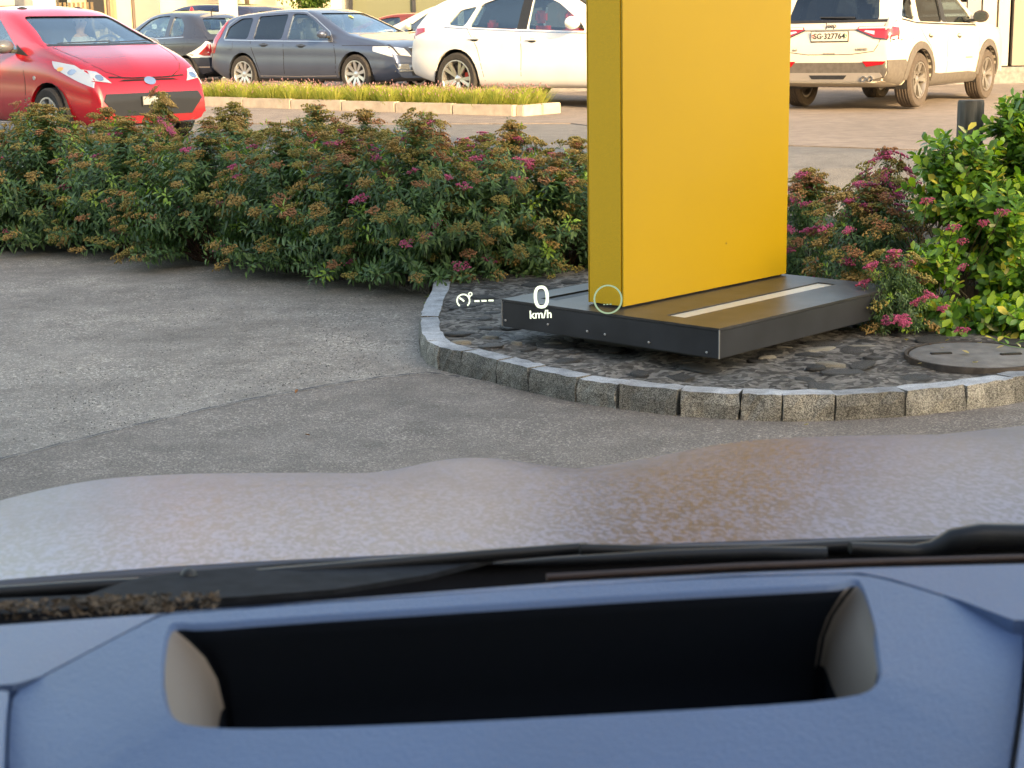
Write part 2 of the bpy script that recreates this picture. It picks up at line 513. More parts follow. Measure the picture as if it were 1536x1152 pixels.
# ---------------------------------------------------------------- traffic island
foot = [(652, 445), (640, 470), (630, 500), (631, 537), (651, 553), (692, 563), (745, 577), (795, 590), (854, 603), (932, 616), (1011, 625), (1060, 630), (1110, 632), (1175, 634), (1253, 633), (1354, 627), (1450, 617), (1522, 605), (1620, 586), (1740, 560), (1900, 530)]
fp = [on_z(x, y, 0) for x, y in foot]
isl = tag(empty('traffic_island', (1.2, 6.6, 0)), kind='structure')
inner = []
for i, p in enumerate(fp):
    a = fp[max(i - 1, 0)]; b_ = fp[min(i + 1, len(fp) - 1)]
    t = (b_ - a); n = Vector((-t.y, t.x, 0)).normalized()
    inner.append(p + n * .09)
ipoly = [(p.x - 1.2, p.y - 6.6) for p in inner] + [(5.2 - 1.2, 9.5 - 6.6), (1.9 - 1.2, 9.6 - 6.6), (fp[0].x + .1 - 1.2, 9.4 - 6.6)]
# mortar bed: tessellated and roughened
bm = bmesh.new()
f_ = bm.faces.new([bm.verts.new((x, y, .092)) for x, y in ipoly])
bmesh.ops.triangulate(bm, faces=bm.faces)
for it in range(7):
    le = [e for e in bm.edges if e.calc_length() > .07]
    if not le: break
    bmesh.ops.subdivide_edges(bm, edges=le, cuts=1, use_grid_fill=False)
    bmesh.ops.triangulate(bm, faces=bm.faces)
bmesh.ops.beautify_fill(bm, faces=bm.faces, edges=bm.edges)
for v in bm.verts:
    if not v.is_boundary:
        v.co.z += noise.noise(v.co * 5) * .016 + noise.noise(v.co * 17) * .009
bmesh.ops.recalc_face_normals(bm, faces=bm.faces)
if sum(f.normal.z for f in bm.faces) < 0: bmesh.ops.reverse_faces(bm, faces=bm.faces)
bm_obj('mortar_bed', bm, M_MORTAR, isl, smooth=True)
# kerb stones: joints where the photograph has them
joints = [(652, 445), (634, 488), (640, 545), (692, 563), (792, 589.5), (864, 605), (925, 615), (1017, 626), (1110, 632), (1172, 634), (1253, 633), (1358, 626.5), (1450, 617), (1522, 605), (1620, 586), (1740, 560), (1900, 530)]
def refine(a, b_, pts):
    # intermediate foot points between two joints so that long stones follow the curve
    return [on_z(*a, 0), on_z(*b_, 0)]
for i in range(len(joints) - 1):
    a, b_ = on_z(*joints[i], 0), on_z(*joints[i + 1], 0)
    if i == 1:   # the tight bend at the tip is cut from three short stones
        mids = [on_z(628.5, 505, 0), on_z(630, 530, 0)]
        seq = [a] + mids + [b_]
    elif i == 2:
        seq = [a, on_z(658, 555, 0), b_]
    elif i == 3:
        seq = [a, on_z(745, 577, 0), b_]
    else: seq = [a, b_]
    for k in range(len(seq) - 1):
        kerb_block('kerb_stone', seq[k], seq[k + 1], .10, -.03, .103 + random.uniform(-.004, .004), M_KERB, isl, seed=50 + i * 4 + k, gap=random.choice((.004, .005, .007)), mtop=M_KERBTOP, jit=.0055, inward=(.6, 1))
# flat field stones set in the mortar
def stone_mesh(seed):
    r = random.Random(seed); n = 9
    rad = [r.uniform(.72, 1.12) for _ in range(n)]
    vs_ = []; 
    for ring, (s, z) in enumerate(((1.0, -.6), (.97, .15), (.80, .42))):
        for k in range(n):
            a = 2 * math.pi * k / n
            vs_.append((rad[k] * s * math.cos(a), rad[k] * s * math.sin(a), z + r.uniform(-.12, .12) * (ring > 0)))
    vs_.append((0, 0, .5))
    fs_ = []
    for ring in range(2):
        for k in range(n):
            fs_.append((ring * n + k, ring * n + (k + 1) % n, (ring + 1) * n + (k + 1) % n, (ring + 1) * n + k))
    for k in range(n): fs_.append((2 * n + k, 2 * n + (k + 1) % n, 3 * n))
    me = bpy.data.meshes.new('stone'); me.from_pydata(vs_, [], fs_); me.update()
    for p in me.polygons: p.use_smooth = True
    me.materials.append(M_STONE)
    return me
stones = [stone_mesh(i) for i in range(10)]
def inside(p, poly):
    c = False; n = len(poly); j = n - 1
    for i in range(n):
        if (poly[i][1] > p[1]) != (poly[j][1] > p[1]) and p[0] < (poly[j][0] - poly[i][0]) * (p[1] - poly[i][1]) / (poly[j][1] - poly[i][1]) + poly[i][0]: c = not c
        j = i
    return c
placed = []
for _ in range(6000):
    if len(placed) >= 190: break
    x, y = random.uniform(-.6, 3.6), random.uniform(5.9, 9.0)
    r_ = random.choice((.045, .055, .065, .08))
    if not inside((x - 1.2, y - 6.6), ipoly): continue
    if any(not inside((x - 1.2 + r_ * 1.3 * math.cos(a), y - 6.6 + r_ * 1.3 * math.sin(a)), ipoly) for a in (0, 1.05, 2.1, 3.14, 4.2, 5.24)): continue
    if math.hypot(x - 1.94, y - 6.55) < .33 + r_: continue
    if any(math.hypot(x - a, y - b_) < (r_ + c) * 1.06 for a, b_, c in placed): continue
    placed.append((x, y, r_))
    link_mesh('stone', random.choice(stones), None, isl, loc=(x - 1.2, y - 6.6, .095), rot=(random.uniform(-.06, .06), random.uniform(-.06, .06), random.uniform(0, 6.28)), scale=(r_ * random.uniform(1.0, 1.35), r_ * random.uniform(.8, 1.0), random.uniform(.006, .014)))
# pale mortar smears
M_SMEAR = mat('pale mortar crust', (.36, .34, .29), .95, noise_s=25, noise_amt=.4, bump=.8)
for (px, py, s) in [(690, 512, .06), (735, 505, .05), (1175, 521, .05), (1230, 523, .09), (1290, 519, .07), (1150, 535, .05), (1245, 545, .07), (830, 515, .05), (775, 514, .03), (1220, 584, .02)]:
    p = on_z(px, py, .1)
    o = link_mesh('mortar_smear', stone_mesh(int(px)), None, isl, loc=(p.x - 1.2, p.y - 6.6, .096), rot=(0, 0, random.uniform(-.4, .4)), scale=(s, s * .35, .018))
    o.data.materials.clear(); o.data.materials.append(M_SMEAR)

# manhole lid
mh = empty('manhole_cover', (1.94, 6.55, .098), label='round concrete manhole cover beside the shrub at the right of the island', cat='manhole cover')
link_mesh('lid', lathe_mesh('lid', [(.272, -.05), (.272, .012), (.262, .018), (.1, .018), (.001, .018)], 48, 'Z'), M_CONC, mh)
link_mesh('frame', lathe_mesh('frame', [(.279, -.05), (.279, .017), (.281, .019), (.291, .019), (.293, .016), (.293, -.05)], 48, 'Z', close=True), mat('rusty iron', (.055, .045, .038), .8, noise_s=30, noise_amt=.4, bump=.3), mh)
bm = bmesh.new(); add_box(bm, (-.14, .02, .0205), (.09, .022, .008), .1, .002)
bm_obj('lifting_slot', bm, M_BLACK, mh)
bm = bmesh.new(); add_box(bm, (.14, -.02, .0205), (.09, .022, .008), .1, .002)
bm_obj('lifting_slot', bm, M_BLACK, mh)

# ---------------------------------------------------------------- shop building behind the viewer (casts the shade)
bk = empty('showroom_building', (-15.8, -13, 0), R(-6), label='tall rendered showroom block behind the parked viewer, casting the long shade', cat='building')
M_REND = mat('pale render', (.55, .53, .50), .9, noise_s=2, noise_amt=.08, bump=.1)
box('wall', (0, 0, 5.85), (58.4, 14, 11.8), M_REND, bk)
box('roof', (0, 0, 11.86), (58.8, 14.3, .2), M_CONC, bk)
for k in range(13):
    x = -26 + k * 4.3
    for z in (1.9, 5.4, 8.6):
        w_ = box('window', (x, 7.02, z), (2.6, .08, 1.9), M_BLACK, bk)
        box('pane', (x, 7.08, z), (2.4, .03, 1.7), mat('office glass', (.05, .06, .07), .08), w_)

# ================================================================== PYLON AND ITS BASE
A_ = R(46.0)
U = Vector((math.cos(A_), math.sin(A_), 0)); V = Vector((-math.sin(A_), math.cos(A_), 0))
C0 = Vector((.833, 6.30, 0))                     # front corner of the plinth
SLAB_U, SLAB_V, ZB, ZT = 1.385, 1.21, .165, .287
pl = empty('sign_pylon', C0, A_, label='tall bright yellow sign pylon standing on a low anthracite plinth with light slots', cat='sign')
# local coordinates: x along the pylon's width, y along its thickness side
bm = bmesh.new(); add_box(bm, (SLAB_U / 2, SLAB_V / 2, (ZB + ZT - .006) / 2), (SLAB_U, SLAB_V, ZT - .006 - ZB), bev=.004)
bm_obj('plinth', bm, M_ANTH, pl)
# top sheet in strips round two recessed light slots
def top_plate(x0, x1, y0, y1):
    bm = bmesh.new(); add_box(bm, ((x0 + x1) / 2, (y0 + y1) / 2, ZT - .001), (x1 - x0, y1 - y0, .010)); return bm_obj('top_sheet', bm, M_ANTHTOP, pl)
s1, s2 = (.262, .360), (.985, 1.08)
sx0, sx1 = .115, 1.26
e = .002
top_plate(-e, SLAB_U + e, -e, s1[0]); top_plate(-e, sx0, s1[0], s1[1]); top_plate(sx1, SLAB_U + e, s1[0], s1[1])
top_plate(-e, SLAB_U + e, s1[1], s2[0]); top_plate(-e, sx0, s2[0], s2[1]); top_plate(sx1, SLAB_U + e, s2[0], s2[1]); top_plate(-e, SLAB_U + e, s2[1], SLAB_V + e)
box('light_slot', ((sx0 + sx1) / 2, (s1[0] + s1[1]) / 2, ZT - .0035), (sx1 - sx0 - .004, s1[1] - s1[0] - .004, .004), M_LENS, pl)
box('light_slot', ((sx0 + sx1) / 2, (s2[0] + s2[1]) / 2, ZT - .0045), (sx1 - sx0 - .004, s2[1] - s2[0] - .004, .003), M_BLACK, pl)['label'] = 'unlit dark slot behind the pylon'
box('foot', (.72, .64, .10), (.95, .75, .16), M_BLACK, pl)
# screws along the left front face (x = 0 plane) 
scr = lathe_mesh('screw', [(.0055, -.002), (.0055, .001), (.003, .003), (.0005, .003)], 12, 'Y')
M_SCR = mat('bare screw head', (.5, .48, .46), .35, metal=.6)
scr.materials.append(M_SCR)
for v_, z_ in [(1.19, .195), (.93, .205), (.70, .20), (.60, .198), (.36, .192), (.06, .186)]:
    link_mesh('screw', scr, None, pl, loc=(-.002, v_, z_), rot=(0, 0, R(90)))
# corner seam and a scratch
box('corner_seam', (-.0015, -.0015, (ZB + ZT) / 2), (.005, .005, ZT - ZB - .004), mat('bare aluminium edge', (.32, .32, .32), .4, metal=.6), pl)
box('corner_seam', (-.0015, SLAB_V + .0015, (ZB + ZT) / 2), (.005, .005, ZT - ZB - .004), MATS['bare aluminium edge'], pl)
# the pylon body
PX0, PX1, PY0, PY1, PH = .131, 1.362, .612, .805, 5.6
zb = ZT + .012
bm = bmesh.new(); add_box(bm, ((PX0 + PX1) / 2, (PY0 + PY1) / 2, (zb + PH) / 2), (PX1 - PX0 - .02, PY1 - PY0 - .008, PH - zb), bev=.002)
bm_obj('core', bm, M_YELD, pl)
for y0, y1 in ((PY0, PY0 + .004), (PY1 - .004, PY1)):
    bm = bmesh.new(); add_box(bm, ((PX0 + PX1) / 2, (y0 + y1) / 2 + (-.002 if y0 == PY0 else .002), (zb + PH) / 2), (PX1 - PX0, .008, PH - zb), bev=.0015)
    bm_obj('face_panel', bm, M_YEL, pl)
for x in (PX0 + .006, PX1 - .006):
    bm = bmesh.new(); add_box(bm, (x, (PY0 + PY1) / 2 + .002, (zb + PH) / 2), (.012, PY1 - PY0 - .014, PH - zb - .004), bev=.0015)
    bm_obj('edge_panel', bm, M_YELD, pl)
_d = ray(1089, 365); _n = V; _t = (C0 + V * (PY0 - .003) - EYE).dot(_n) / _d.dot(_n); _p = EYE + _d * _t - C0
link_mesh('blemish', lathe_mesh('blemish', [(.004, -.002), (.004, .0), (.0015, .001)], 8, 'Y'), M_BLACK, pl, loc=(_p.dot(U), PY0 - .003, _p.z))
box('shadow_gap', ((PX0 + PX1) / 2, (PY0 + PY1) / 2, ZT + .008), (PX1 - PX0 - .03, PY1 - PY0 - .03, .012), M_BLACK, pl)

# ================================================================== CARS
def chaikin(p, n=2, closed=False):
    p = [Vector(q) for q in p]
    for _ in range(n):
        o = []
        m = len(p)
        rngi = range(m if closed else m - 1)
        if not closed: o.append(p[0])
        for i in rngi:
            a, b_ = p[i], p[(i + 1) % m]
            o += [a * .75 + b_ * .25, a * .25 + b_ * .75]
        if not closed: o.append(p[-1])
        p = o
    return p

class Car:
    def __init__(s, S, name, label, mat_body, loc, heading, group=None):
        s.S = S; s.mb = mat_body
        s.root = empty(name, loc, heading, label=label, cat='car', group=group)
        s.build()
    # --- section geometry
    def params(s, x):
        S = s.S
        top = s.top; xs = [p[0] for p in top]; zs = [p[1] for p in top]
        zt = float(np.interp(x, xs, zs))
        zb = float(np.interp(x, [p[0] for p in S['bot']], [p[1] for p in S['bot']]))
        belt = float(np.interp(x, [p[0] for p in S['belt']], [p[1] for p in S['belt']]))
        x0, x1 = xs[0], xs[-1]; c = (x0 + x1) / 2; t = abs((x - c) / ((x1 - x0) / 2))
        w = S['W'] / 2 * (1 - S.get('round', .16) * t ** S.get('rn', 7))
        return zt, zb, belt, w
    def section(s, x, inset=0.0):
        S = s.S
        zt, zb, belt, w = s.params(x)
        if zt < belt + .03: bl = zt - .03
        else: bl = belt
        bl = max(bl, zb + .15)
        g = max(0.0, min(1.0, (zt - bl - .03) / max(.2, S['H'] - belt)))
        th = S.get('tumble', .20)
        wr = w * .95 - th * g - .02
        h = bl - zb
        pts = [(0, zb), (w * .55, zb), (w * .88, zb + .01), (w * .965, zb + .09), (w * 1.0, zb + h * .38), (w * .985, zb + h * .62), (w * .99, bl - h * .16), (w * .955, bl - .005)]
        pts += [(w * .93 - .01, bl + .02 + .02 * g)]
        pts += [((w * .93 * .45 + wr * .55), bl + (zt - bl) * .55), (wr, zt - .055 * g - .012), (wr - .10, zt - .012 * g - .003), (wr * .45, zt + .004), (0, zt + .012)]
        q = chaikin([(a, b_) for a, b_ in pts], 1)
        if inset:
            out = []
            for i, p in enumerate(q):
                a = q[max(i - 1, 0)]; b_ = q[min(i + 1, len(q) - 1)]
                t = (b_ - a); n = Vector((-t.y, t.x)).normalized() if t.length > 1e-6 else Vector((0, 0))
                out.append(Vector((max(0.0, p.x + n.x * inset), p.y + n.y * inset)))
            out[0].x = 0; out[-1].x = 0
            q = out
        return q
    def loft(s, bm, inset=0.0, flip=False):
        xs = list(s.xs)
        if inset: xs = [min(max(x, s.xs[0] + inset), s.xs[-1] - inset) for x in xs]
        rings = []
        last = None
        for x in xs:
            if last is not None and x - last < 1e-4: continue
            last = x
            q = s.section(x, inset)
            full = [(p.x, p.y) for p in q] + [(-p.x, p.y) for p in q[-2:0:-1]]
            rings.append([bm.verts.new((x, y, z)) for y, z in full])
        for i in range(len(rings) - 1):
            A, B = rings[i], rings[i + 1]; n = len(A)
            for k in range(n):
                f = (A[k], A[(k + 1) % n], B[(k + 1) % n], B[k])
                bm.faces.new(f if flip else f[::-1])
        bm.faces.new(rings[0] if not flip else rings[0][::-1]); bm.faces.new(rings[-1][::-1] if not flip else rings[-1])
    def shell(s, a, b_):
        bm = bmesh.new()
        s.loft(bm, a); n0 = len(bm.faces); s.loft(bm, b_, flip=True)
        f0 = [f for i, f in enumerate(bm.faces) if i < n0]; f1 = [f for i, f in enumerate(bm.faces) if i >= n0]
        bmesh.ops.recalc_face_normals(bm, faces=f0)
        bmesh.ops.recalc_face_normals(bm, faces=f1); bmesh.ops.reverse_faces(bm, faces=f1)
        me = bpy.data.meshes.new('body'); bm.to_mesh(me); bm.free()
        return me
    def build(s):
        S = s.S
        s.top = [(p.x, p.y) for p in chaikin(S['top'], 2)]
        x0, x1 = s.top[0][0], s.top[-1][0]
        n = 44
        t = np.linspace(0, 1, n)
        s.xs = sorted(set([round(x0 + (x1 - x0) * (.5 - .5 * math.cos(math.pi * a) * (1 - .45 * math.sin(math.pi * a) ** 2)), 4) for a in t]))
        bm = bmesh.new(); s.loft(bm); bmesh.ops.recalc_face_normals(bm, faces=bm.faces)
        bmesh.ops.triangulate(bm, faces=bm.faces)
        s.bvh = BVHTree.FromBMesh(bm); bm.free()
        if S.get('simple'):
            me = s.shell(0, .04)
        else:
            me = s.shell(0, .04)
        body = bpy.data.objects.new('body', me); COL.objects.link(body)
        # cutters
        def prism(bm, poly, axis, a, b_):
            def P(u, v, w): return {'y': (u, w, v), 'x': (w, u, v)}[axis]
            n_ = len(poly)
            A = [bm.verts.new(P(u, v, a)) for u, v in poly]; B = [bm.verts.new(P(u, v, b_)) for u, v in poly]
            fs = [bm.faces.new(A), bm.faces.new(B[::-1])] + [bm.faces.new((A[i], B[i], B[(i + 1) % n_], A[(i + 1) % n_])) for i in range(n_)]
            bmesh.ops.recalc_face_normals(bm, faces=fs)
        wr = S['wr']; W = S['W']
        def rounded(poly, rad=.055):
            P = [Vector(p) for p in poly]; out = []
            for i, p in enumerate(P):
                a, b_ = P[i - 1], P[(i + 1) % len(P)]
                ra = min(rad, (a - p).length * .45); rb = min(rad, (b_ - p).length * .45)
                q0, q1 = p + (a - p).normalized() * ra, p + (b_ - p).normalized() * rb
                for t in (0, .33, .67, 1): out.append(q0 * (1 - t) ** 2 + p * 2 * t * (1 - t) + q1 * t * t)
            return [(p.x, p.y) for p in out]
        side = bmesh.new()
        for poly in S['side_windows']:
            for sg in (1, -1): prism(side, rounded(poly), 'y', sg * .38, sg * 1.3)
        ends = bmesh.new()
        wsx, wp = S['windscreen']; prism(ends, rounded(wp), 'x', wsx, x1 + .3)
        rwx, rp = S['rear_window']; prism(ends, rounded(rp), 'x', x0 - .3, rwx)
        arch = bmesh.new()
        for ax in S['axles']:
            for sg in (1, -1):
                k = wr + .055
                prism(arch, [(ax + k * math.cos(a * math.pi / 12), max(wr + k * math.sin(a * math.pi / 12), -.1)) for a in range(-6, 19)], 'y', sg * (W / 2 - .30), sg * 1.3)
        def cobj(bm):
            bmesh.ops.triangulate(bm, faces=bm.faces)
            me_ = bpy.data.meshes.new('cut'); bm.to_mesh(me_); bm.free()
            o = bpy.data.objects.new('cut', me_); COL.objects.link(o); return o
        cs, ce, ca = cobj(side), cobj(ends), cobj(arch)
        def boolean(ob, cutters, op):
            for c in cutters:
                m = ob.modifiers.new('b', 'BOOLEAN'); m.object = c; m.operation = op; m.solver = 'EXACT'
            dg = bpy.context.evaluated_depsgraph_get()
            me_ = bpy.data.meshes.new_from_object(ob.evaluated_get(dg))
            ob.modifiers.clear(); ob.data = me_
        boolean(body, [ca, cs, ce], 'DIFFERENCE')
        body.data.materials.clear(); body.data.materials.append(s.mb); body.data.materials.append(mat('dark headlining', (.035, .035, .038), .9))
        for p in body.data.polygons:
            p.material_index = 0
            r_ = s.bvh.find_nearest(p.center)
            if r_[3] is not None and r_[3] > .022: p.material_index = 1
        for p in body.data.polygons: p.use_smooth = True
        body.data.set_sharp_from_angle(angle=R(32))
        body.data.name = 'body'
        body.parent = s.root
        # glass panes
        for c, kind in ((cs, 'side'), (ce, 'end')):
            g = bpy.data.objects.new('glass', s.shell(.014, .020)); COL.objects.link(g)
            boolean(g, [c], 'INTERSECT')
            bm = bmesh.new(); bm.from_mesh(g.data)
            COL.objects.unlink(g); bpy.data.objects.remove(g)
            seen = set(); bm.verts.ensure_lookup_table()
            for v in bm.verts:
                if v.index in seen: continue
                st = [v]; isl_ = set([v.index])
                while st:
                    q = st.pop()
                    for e_ in q.link_edges:
                        w_ = e_.other_vert(q)
                        if w_.index not in isl_: isl_.add(w_.index); st.append(w_)
                seen |= isl_
                fs = {f for i in isl_ for f in bm.verts[i].link_faces}
                if len(fs) < 4: continue
                mp = {i: k for k, i in enumerate(sorted(isl_))}
                vs2 = [bm.verts[i].co[:] for i in sorted(isl_)]
                cx = sum(v2[0] for v2 in vs2) / len(vs2)
                nm = 'side_window' if kind == 'side' else ('windscreen' if cx > 0 else 'rear_window')
                gm = M_GLASSD if (S.get('dark_rear') and (cx < S['dark_rear'])) else M_GLASS
                py_obj(nm, vs2, [tuple(mp[v2.index] for v2 in f.verts) for f in fs], gm, s.root, smooth=True, angle=40)
            bm.free()
        for c in (cs, ce, ca):
            COL.objects.unlink(c); bpy.data.objects.remove(c)
        s.interior()
        s.wheels()
    def hit(s, axis, sg, u, v):
        if axis == 'y': o, d = Vector((u, sg * 3, v)), Vector((0, -sg, 0))
        elif axis == 'x': o, d = Vector((sg * 5, u, v)), Vector((-sg, 0, 0))
        else: o, d = Vector((u, v, 4)), Vector((0, 0, -1))
        r = s.bvh.ray_cast(o, d)
        if r[0] is None:
            r = s.bvh.find_nearest(o + d * (2.2 if axis == 'y' else 2.8))
        return r[0], -d
    def patch(s, name, poly, axis, sg, m, off=.004, thick=.012, step=.06, parent=None, smooth=True, label=None):
        bm = bmesh.new()
        vs2 = [bm.verts.new((u, v, 0)) for u, v in poly]
        bm.faces.new(vs2)
        bmesh.ops.triangulate(bm, faces=bm.faces)
        for _ in range(6):
            le = [e_ for e_ in bm.edges if e_.calc_length() > step]
            if not le: break
            bmesh.ops.subdivide_edges(bm, edges=le, cuts=1); bmesh.ops.triangulate(bm, faces=bm.faces)
        bm.verts.ensure_lookup_table(); bm.verts.index_update()
        base = []
        for v in bm.verts:
            p, n_ = s.hit(axis, sg, v.co.x, v.co.y); base.append((p, n_))
        N = len(base)
        verts = [p + n_ * off for p, n_ in base] + [p - n_ * (thick - off) for p, n_ in base]
        faces = []
        for f in bm.faces:
            idx = [v.index for v in f.verts]
            a, b_, c = (verts[i] for i in idx[:3])
            nn = (b_ - a).cross(c - a)
            if nn.dot(base[idx[0]][1]) < 0: idx = idx[::-1]
            faces.append(tuple(idx)); faces.append(tuple(i + N for i in idx[::-1]))
        for e_ in bm.edges:
            if e_.is_boundary:
                a, b_ = e_.verts[0].index, e_.verts[1].index
                faces.append((a, b_, b_ + N, a + N))
        bm.free()
        o = py_obj(name, verts, faces, m, parent or s.root, smooth=smooth, angle=50)
        if label: o['label'] = label
        return o
    def line(s, name, pts, axis, sg, m, w=.012, off=.004, parent=None):
        """thin strip following the body along pts (2D)"""
        P = [Vector(p) for p in pts]
        poly = []
        L1, L2 = [], []
        for i, p in enumerate(P):
            a = P[max(i - 1, 0)]; b_ = P[min(i + 1, len(P) - 1)]
            t = (b_ - a).normalized(); n_ = Vector((-t.y, t.x)) * w / 2
            L1.append(p + n_); L2.append(p - n_)
        poly = [(p.x, p.y) for p in L1] + [(p.x, p.y) for p in L2[::-1]]
        return s.patch(name, poly, axis, sg, m, off=off, thick=.010, step=.10, parent=parent)
    def interior(s):
        S = s.S; W = S['W']; x0, x1 = s.xs[0], s.xs[-1]
        M_IN = S.get('mat_in', mat('dark cabin trim', (.03, .03, .032), .8))
        M_SE = S.get('mat_seat', M_IN)
        a0, a1 = S['axles'][1], S['axles'][0]
        box('floor_pan', ((a0 + a1) / 2, 0, .36), (a1 - a0 - .75, W * .8, .16), M_BLACK, s.root)
        box('engine_bay', (a1 + .05, 0, .52), (.9, W * .46, .5), M_BLACK, s.root)
        box('boot_floor', (a0 - .1, 0, .55), (.7, W * .5, .4), M_BLACK, s.root)
        sx = S.get('seat_x', .05)
        box('dashboard', (sx + .95, 0, .84), (.32, W * .74, .2), M_IN, s.root, bev=.05)
        for y in (.36, -.36):
            st = empty('seat', (sx, y, 0), parent=None) if False else None
            bm = bmesh.new(); add_box(bm, (sx + .12, y, .56), (.5, .48, .16), bev=.05)
            add_box(bm, (sx - .16, y, .86), (.14, .46, .55), bev=.06)
            so = bm_obj('seat', bm, M_SE, s.root)
            bm = bmesh.new(); add_box(bm, (sx - .20, y, 1.20 if S['H'] < 1.6 else 1.26), (.09, .26, .18), bev=.04)
            bm_obj('headrest', bm, M_SE, so)
        bm = bmesh.new(); add_box(bm, (sx - .78, 0, .56), (.5, 1.2, .16), bev=.05); add_box(bm, (sx - 1.06, 0, .86), (.14, 1.22, .5), bev=.06)
        so = bm_obj('rear_bench', bm, M_SE, s.root)
        for y in (.38, -.38):
            bm = bmesh.new(); add_box(bm, (sx - 1.10, y, 1.16), (.08, .24, .15), bev=.04); bm_obj('headrest', bm, M_SE, so)
        sw = lathe_mesh('steering_wheel', [(.165, -.012), (.18, -.014), (.19, 0), (.18, .014), (.165, .012)], 24, 'Z', close=True)
        link_mesh('steering_wheel', sw, S.get('mat_wheel', M_BLACK), s.root, loc=(sx + .62, .36, .98), rot=(0, R(-62), 0))
    def wheels(s):
        S = s.S; wr = S['wr']; W = S['W']; rr = S.get('rim', wr * .68); tw = S.get('tw', .205)
        h = tw / 2
        prof = [(rr, -h * .8), (rr + .02, -h * .96), (wr * .93, -h), (wr * .985, -h * .8)]
        for g in (-.5, -.17, .17, .5):
            prof += [(wr, h * (g - .12)), (wr - .009, h * (g - .06)), (wr - .009, h * (g + .06)), (wr, h * (g + .12))]
        prof += [(wr * .985, h * .8), (wr * .93, h), (rr + .02, h * .96), (rr, h * .8)]
        ty = lathe_mesh('wheel', prof, 40, 'Y', close=False) if False else None
        bm = bmesh.new(); n = 40; rings = []
        for r, t in prof:
            rings.append([bm.verts.new((r * math.cos(2 * math.pi * k / n), t, r * math.sin(2 * math.pi * k / n))) for k in range(n)])
        for i in range(len(rings)):
            A, B = rings[i], rings[(i + 1) % len(rings)]
            for k in range(n): bm.faces.new((A[k], A[(k + 1) % n], B[(k + 1) % n], B[k]))
        bmesh.ops.recalc_face_normals(bm, faces=bm.faces)
        tyre = bpy.data.meshes.new('tyre'); bm.to_mesh(tyre); bm.free()
        for p in tyre.polygons: p.use_smooth = True
        tyre.set_sharp_from_angle(angle=R(35)); tyre.materials.append(S.get('mat_tyre', M_RUBBER))
        # rim with spokes (outer side +y)
        bm = bmesh.new()
        def ring(pr):
            rg = [[bm.verts.new((r * math.cos(2 * math.pi * k / n), t, r * math.sin(2 * math.pi * k / n))) for k in range(n)] for r, t in pr]
            for i in range(len(rg)):
                A, B = rg[i], rg[(i + 1) % len(rg)]
                for k in range(n): bm.faces.new((A[k], A[(k + 1) % n], B[(k + 1) % n], B[k]))
        ring([(rr + .004, h * .97), (rr - .012, h * .97), (rr - .03, h * .5), (rr - .03, -h * .7), (rr, -h * .7)])
        hub = [(.001, h * .74), (.035, h * .74), (.06, h * .62), (.065, h * .3), (.001, h * .3)]
        rg = [[bm.verts.new((r * math.cos(2 * math.pi * k / 20), t, r * math.sin(2 * math.pi * k / 20))) for k in range(20)] for r, t in hub]
        for i in range(len(rg) - 1):
            for k in range(20): bm.faces.new((rg[i][k], rg[i][(k + 1) % 20], rg[i + 1][(k + 1) % 20], rg[i + 1][k]))
        ns = S.get('spokes', 10); split = S.get('split', 0.0); sw_ = S.get('spoke_w', .03)
        for k in range(ns):
            for sgn in ((1, -1) if split else (1,)):
                a = 2 * math.pi * k / ns
                a2 = a + sgn * split
                p0 = Vector((math.cos(a + sgn * split * .25) * .05, h * .66, math.sin(a + sgn * split * .25) * .05)); p1 = Vector((math.cos(a2) * (rr - .012), h * .86, math.sin(a2) * (rr - .012)))
                t = (p1 - p0).normalized(); sd_ = t.cross(Vector((0, 1, 0))).normalized()
                dpt = Vector((0, -.035, 0))
                w0, w1 = sw_ * .8, sw_ * S.get('flare', 1.1)
                c = [p0 + sd_ * w0, p0 - sd_ * w0, p1 - sd_ * w1, p1 + sd_ * w1]
                vv = [bm.verts.new(q) for q in c] + [bm.verts.new(q + dpt) for q in c]
                for f in ((0, 1, 2, 3), (7, 6, 5, 4), (0, 4, 5, 1), (1, 5, 6, 2), (2, 6, 7, 3), (3, 7, 4, 0)): bm.faces.new([vv[i] for i in f])
        bmesh.ops.recalc_face_normals(bm, faces=bm.faces)
        rim = bpy.data.meshes.new('rim'); bm.to_mesh(rim); bm.free()
        for p in rim.polygons: p.use_smooth = True
        rim.set_sharp_from_angle(angle=R(35)); rim.materials.append(S.get('mat_rim', M_ALLOY))
        disc = lathe_mesh('brake_disc', [(rr * .95, -h * .1), (rr * .95, h * .02), (rr * .72, h * .02), (rr * .71, h * .22), (.001, h * .24)], 28, 'Y')
        disc.materials.append(mat('brake disc', (.09, .08, .075), .5, metal=.6))
        liner = lathe_mesh('wheel_liner', [(wr + .05, -.16), (wr + .05, .10), (wr + .044, .10), (wr + .044, -.15), (.001, -.15)], 24, 'Y')
        liner.materials.append(M_BLACK)
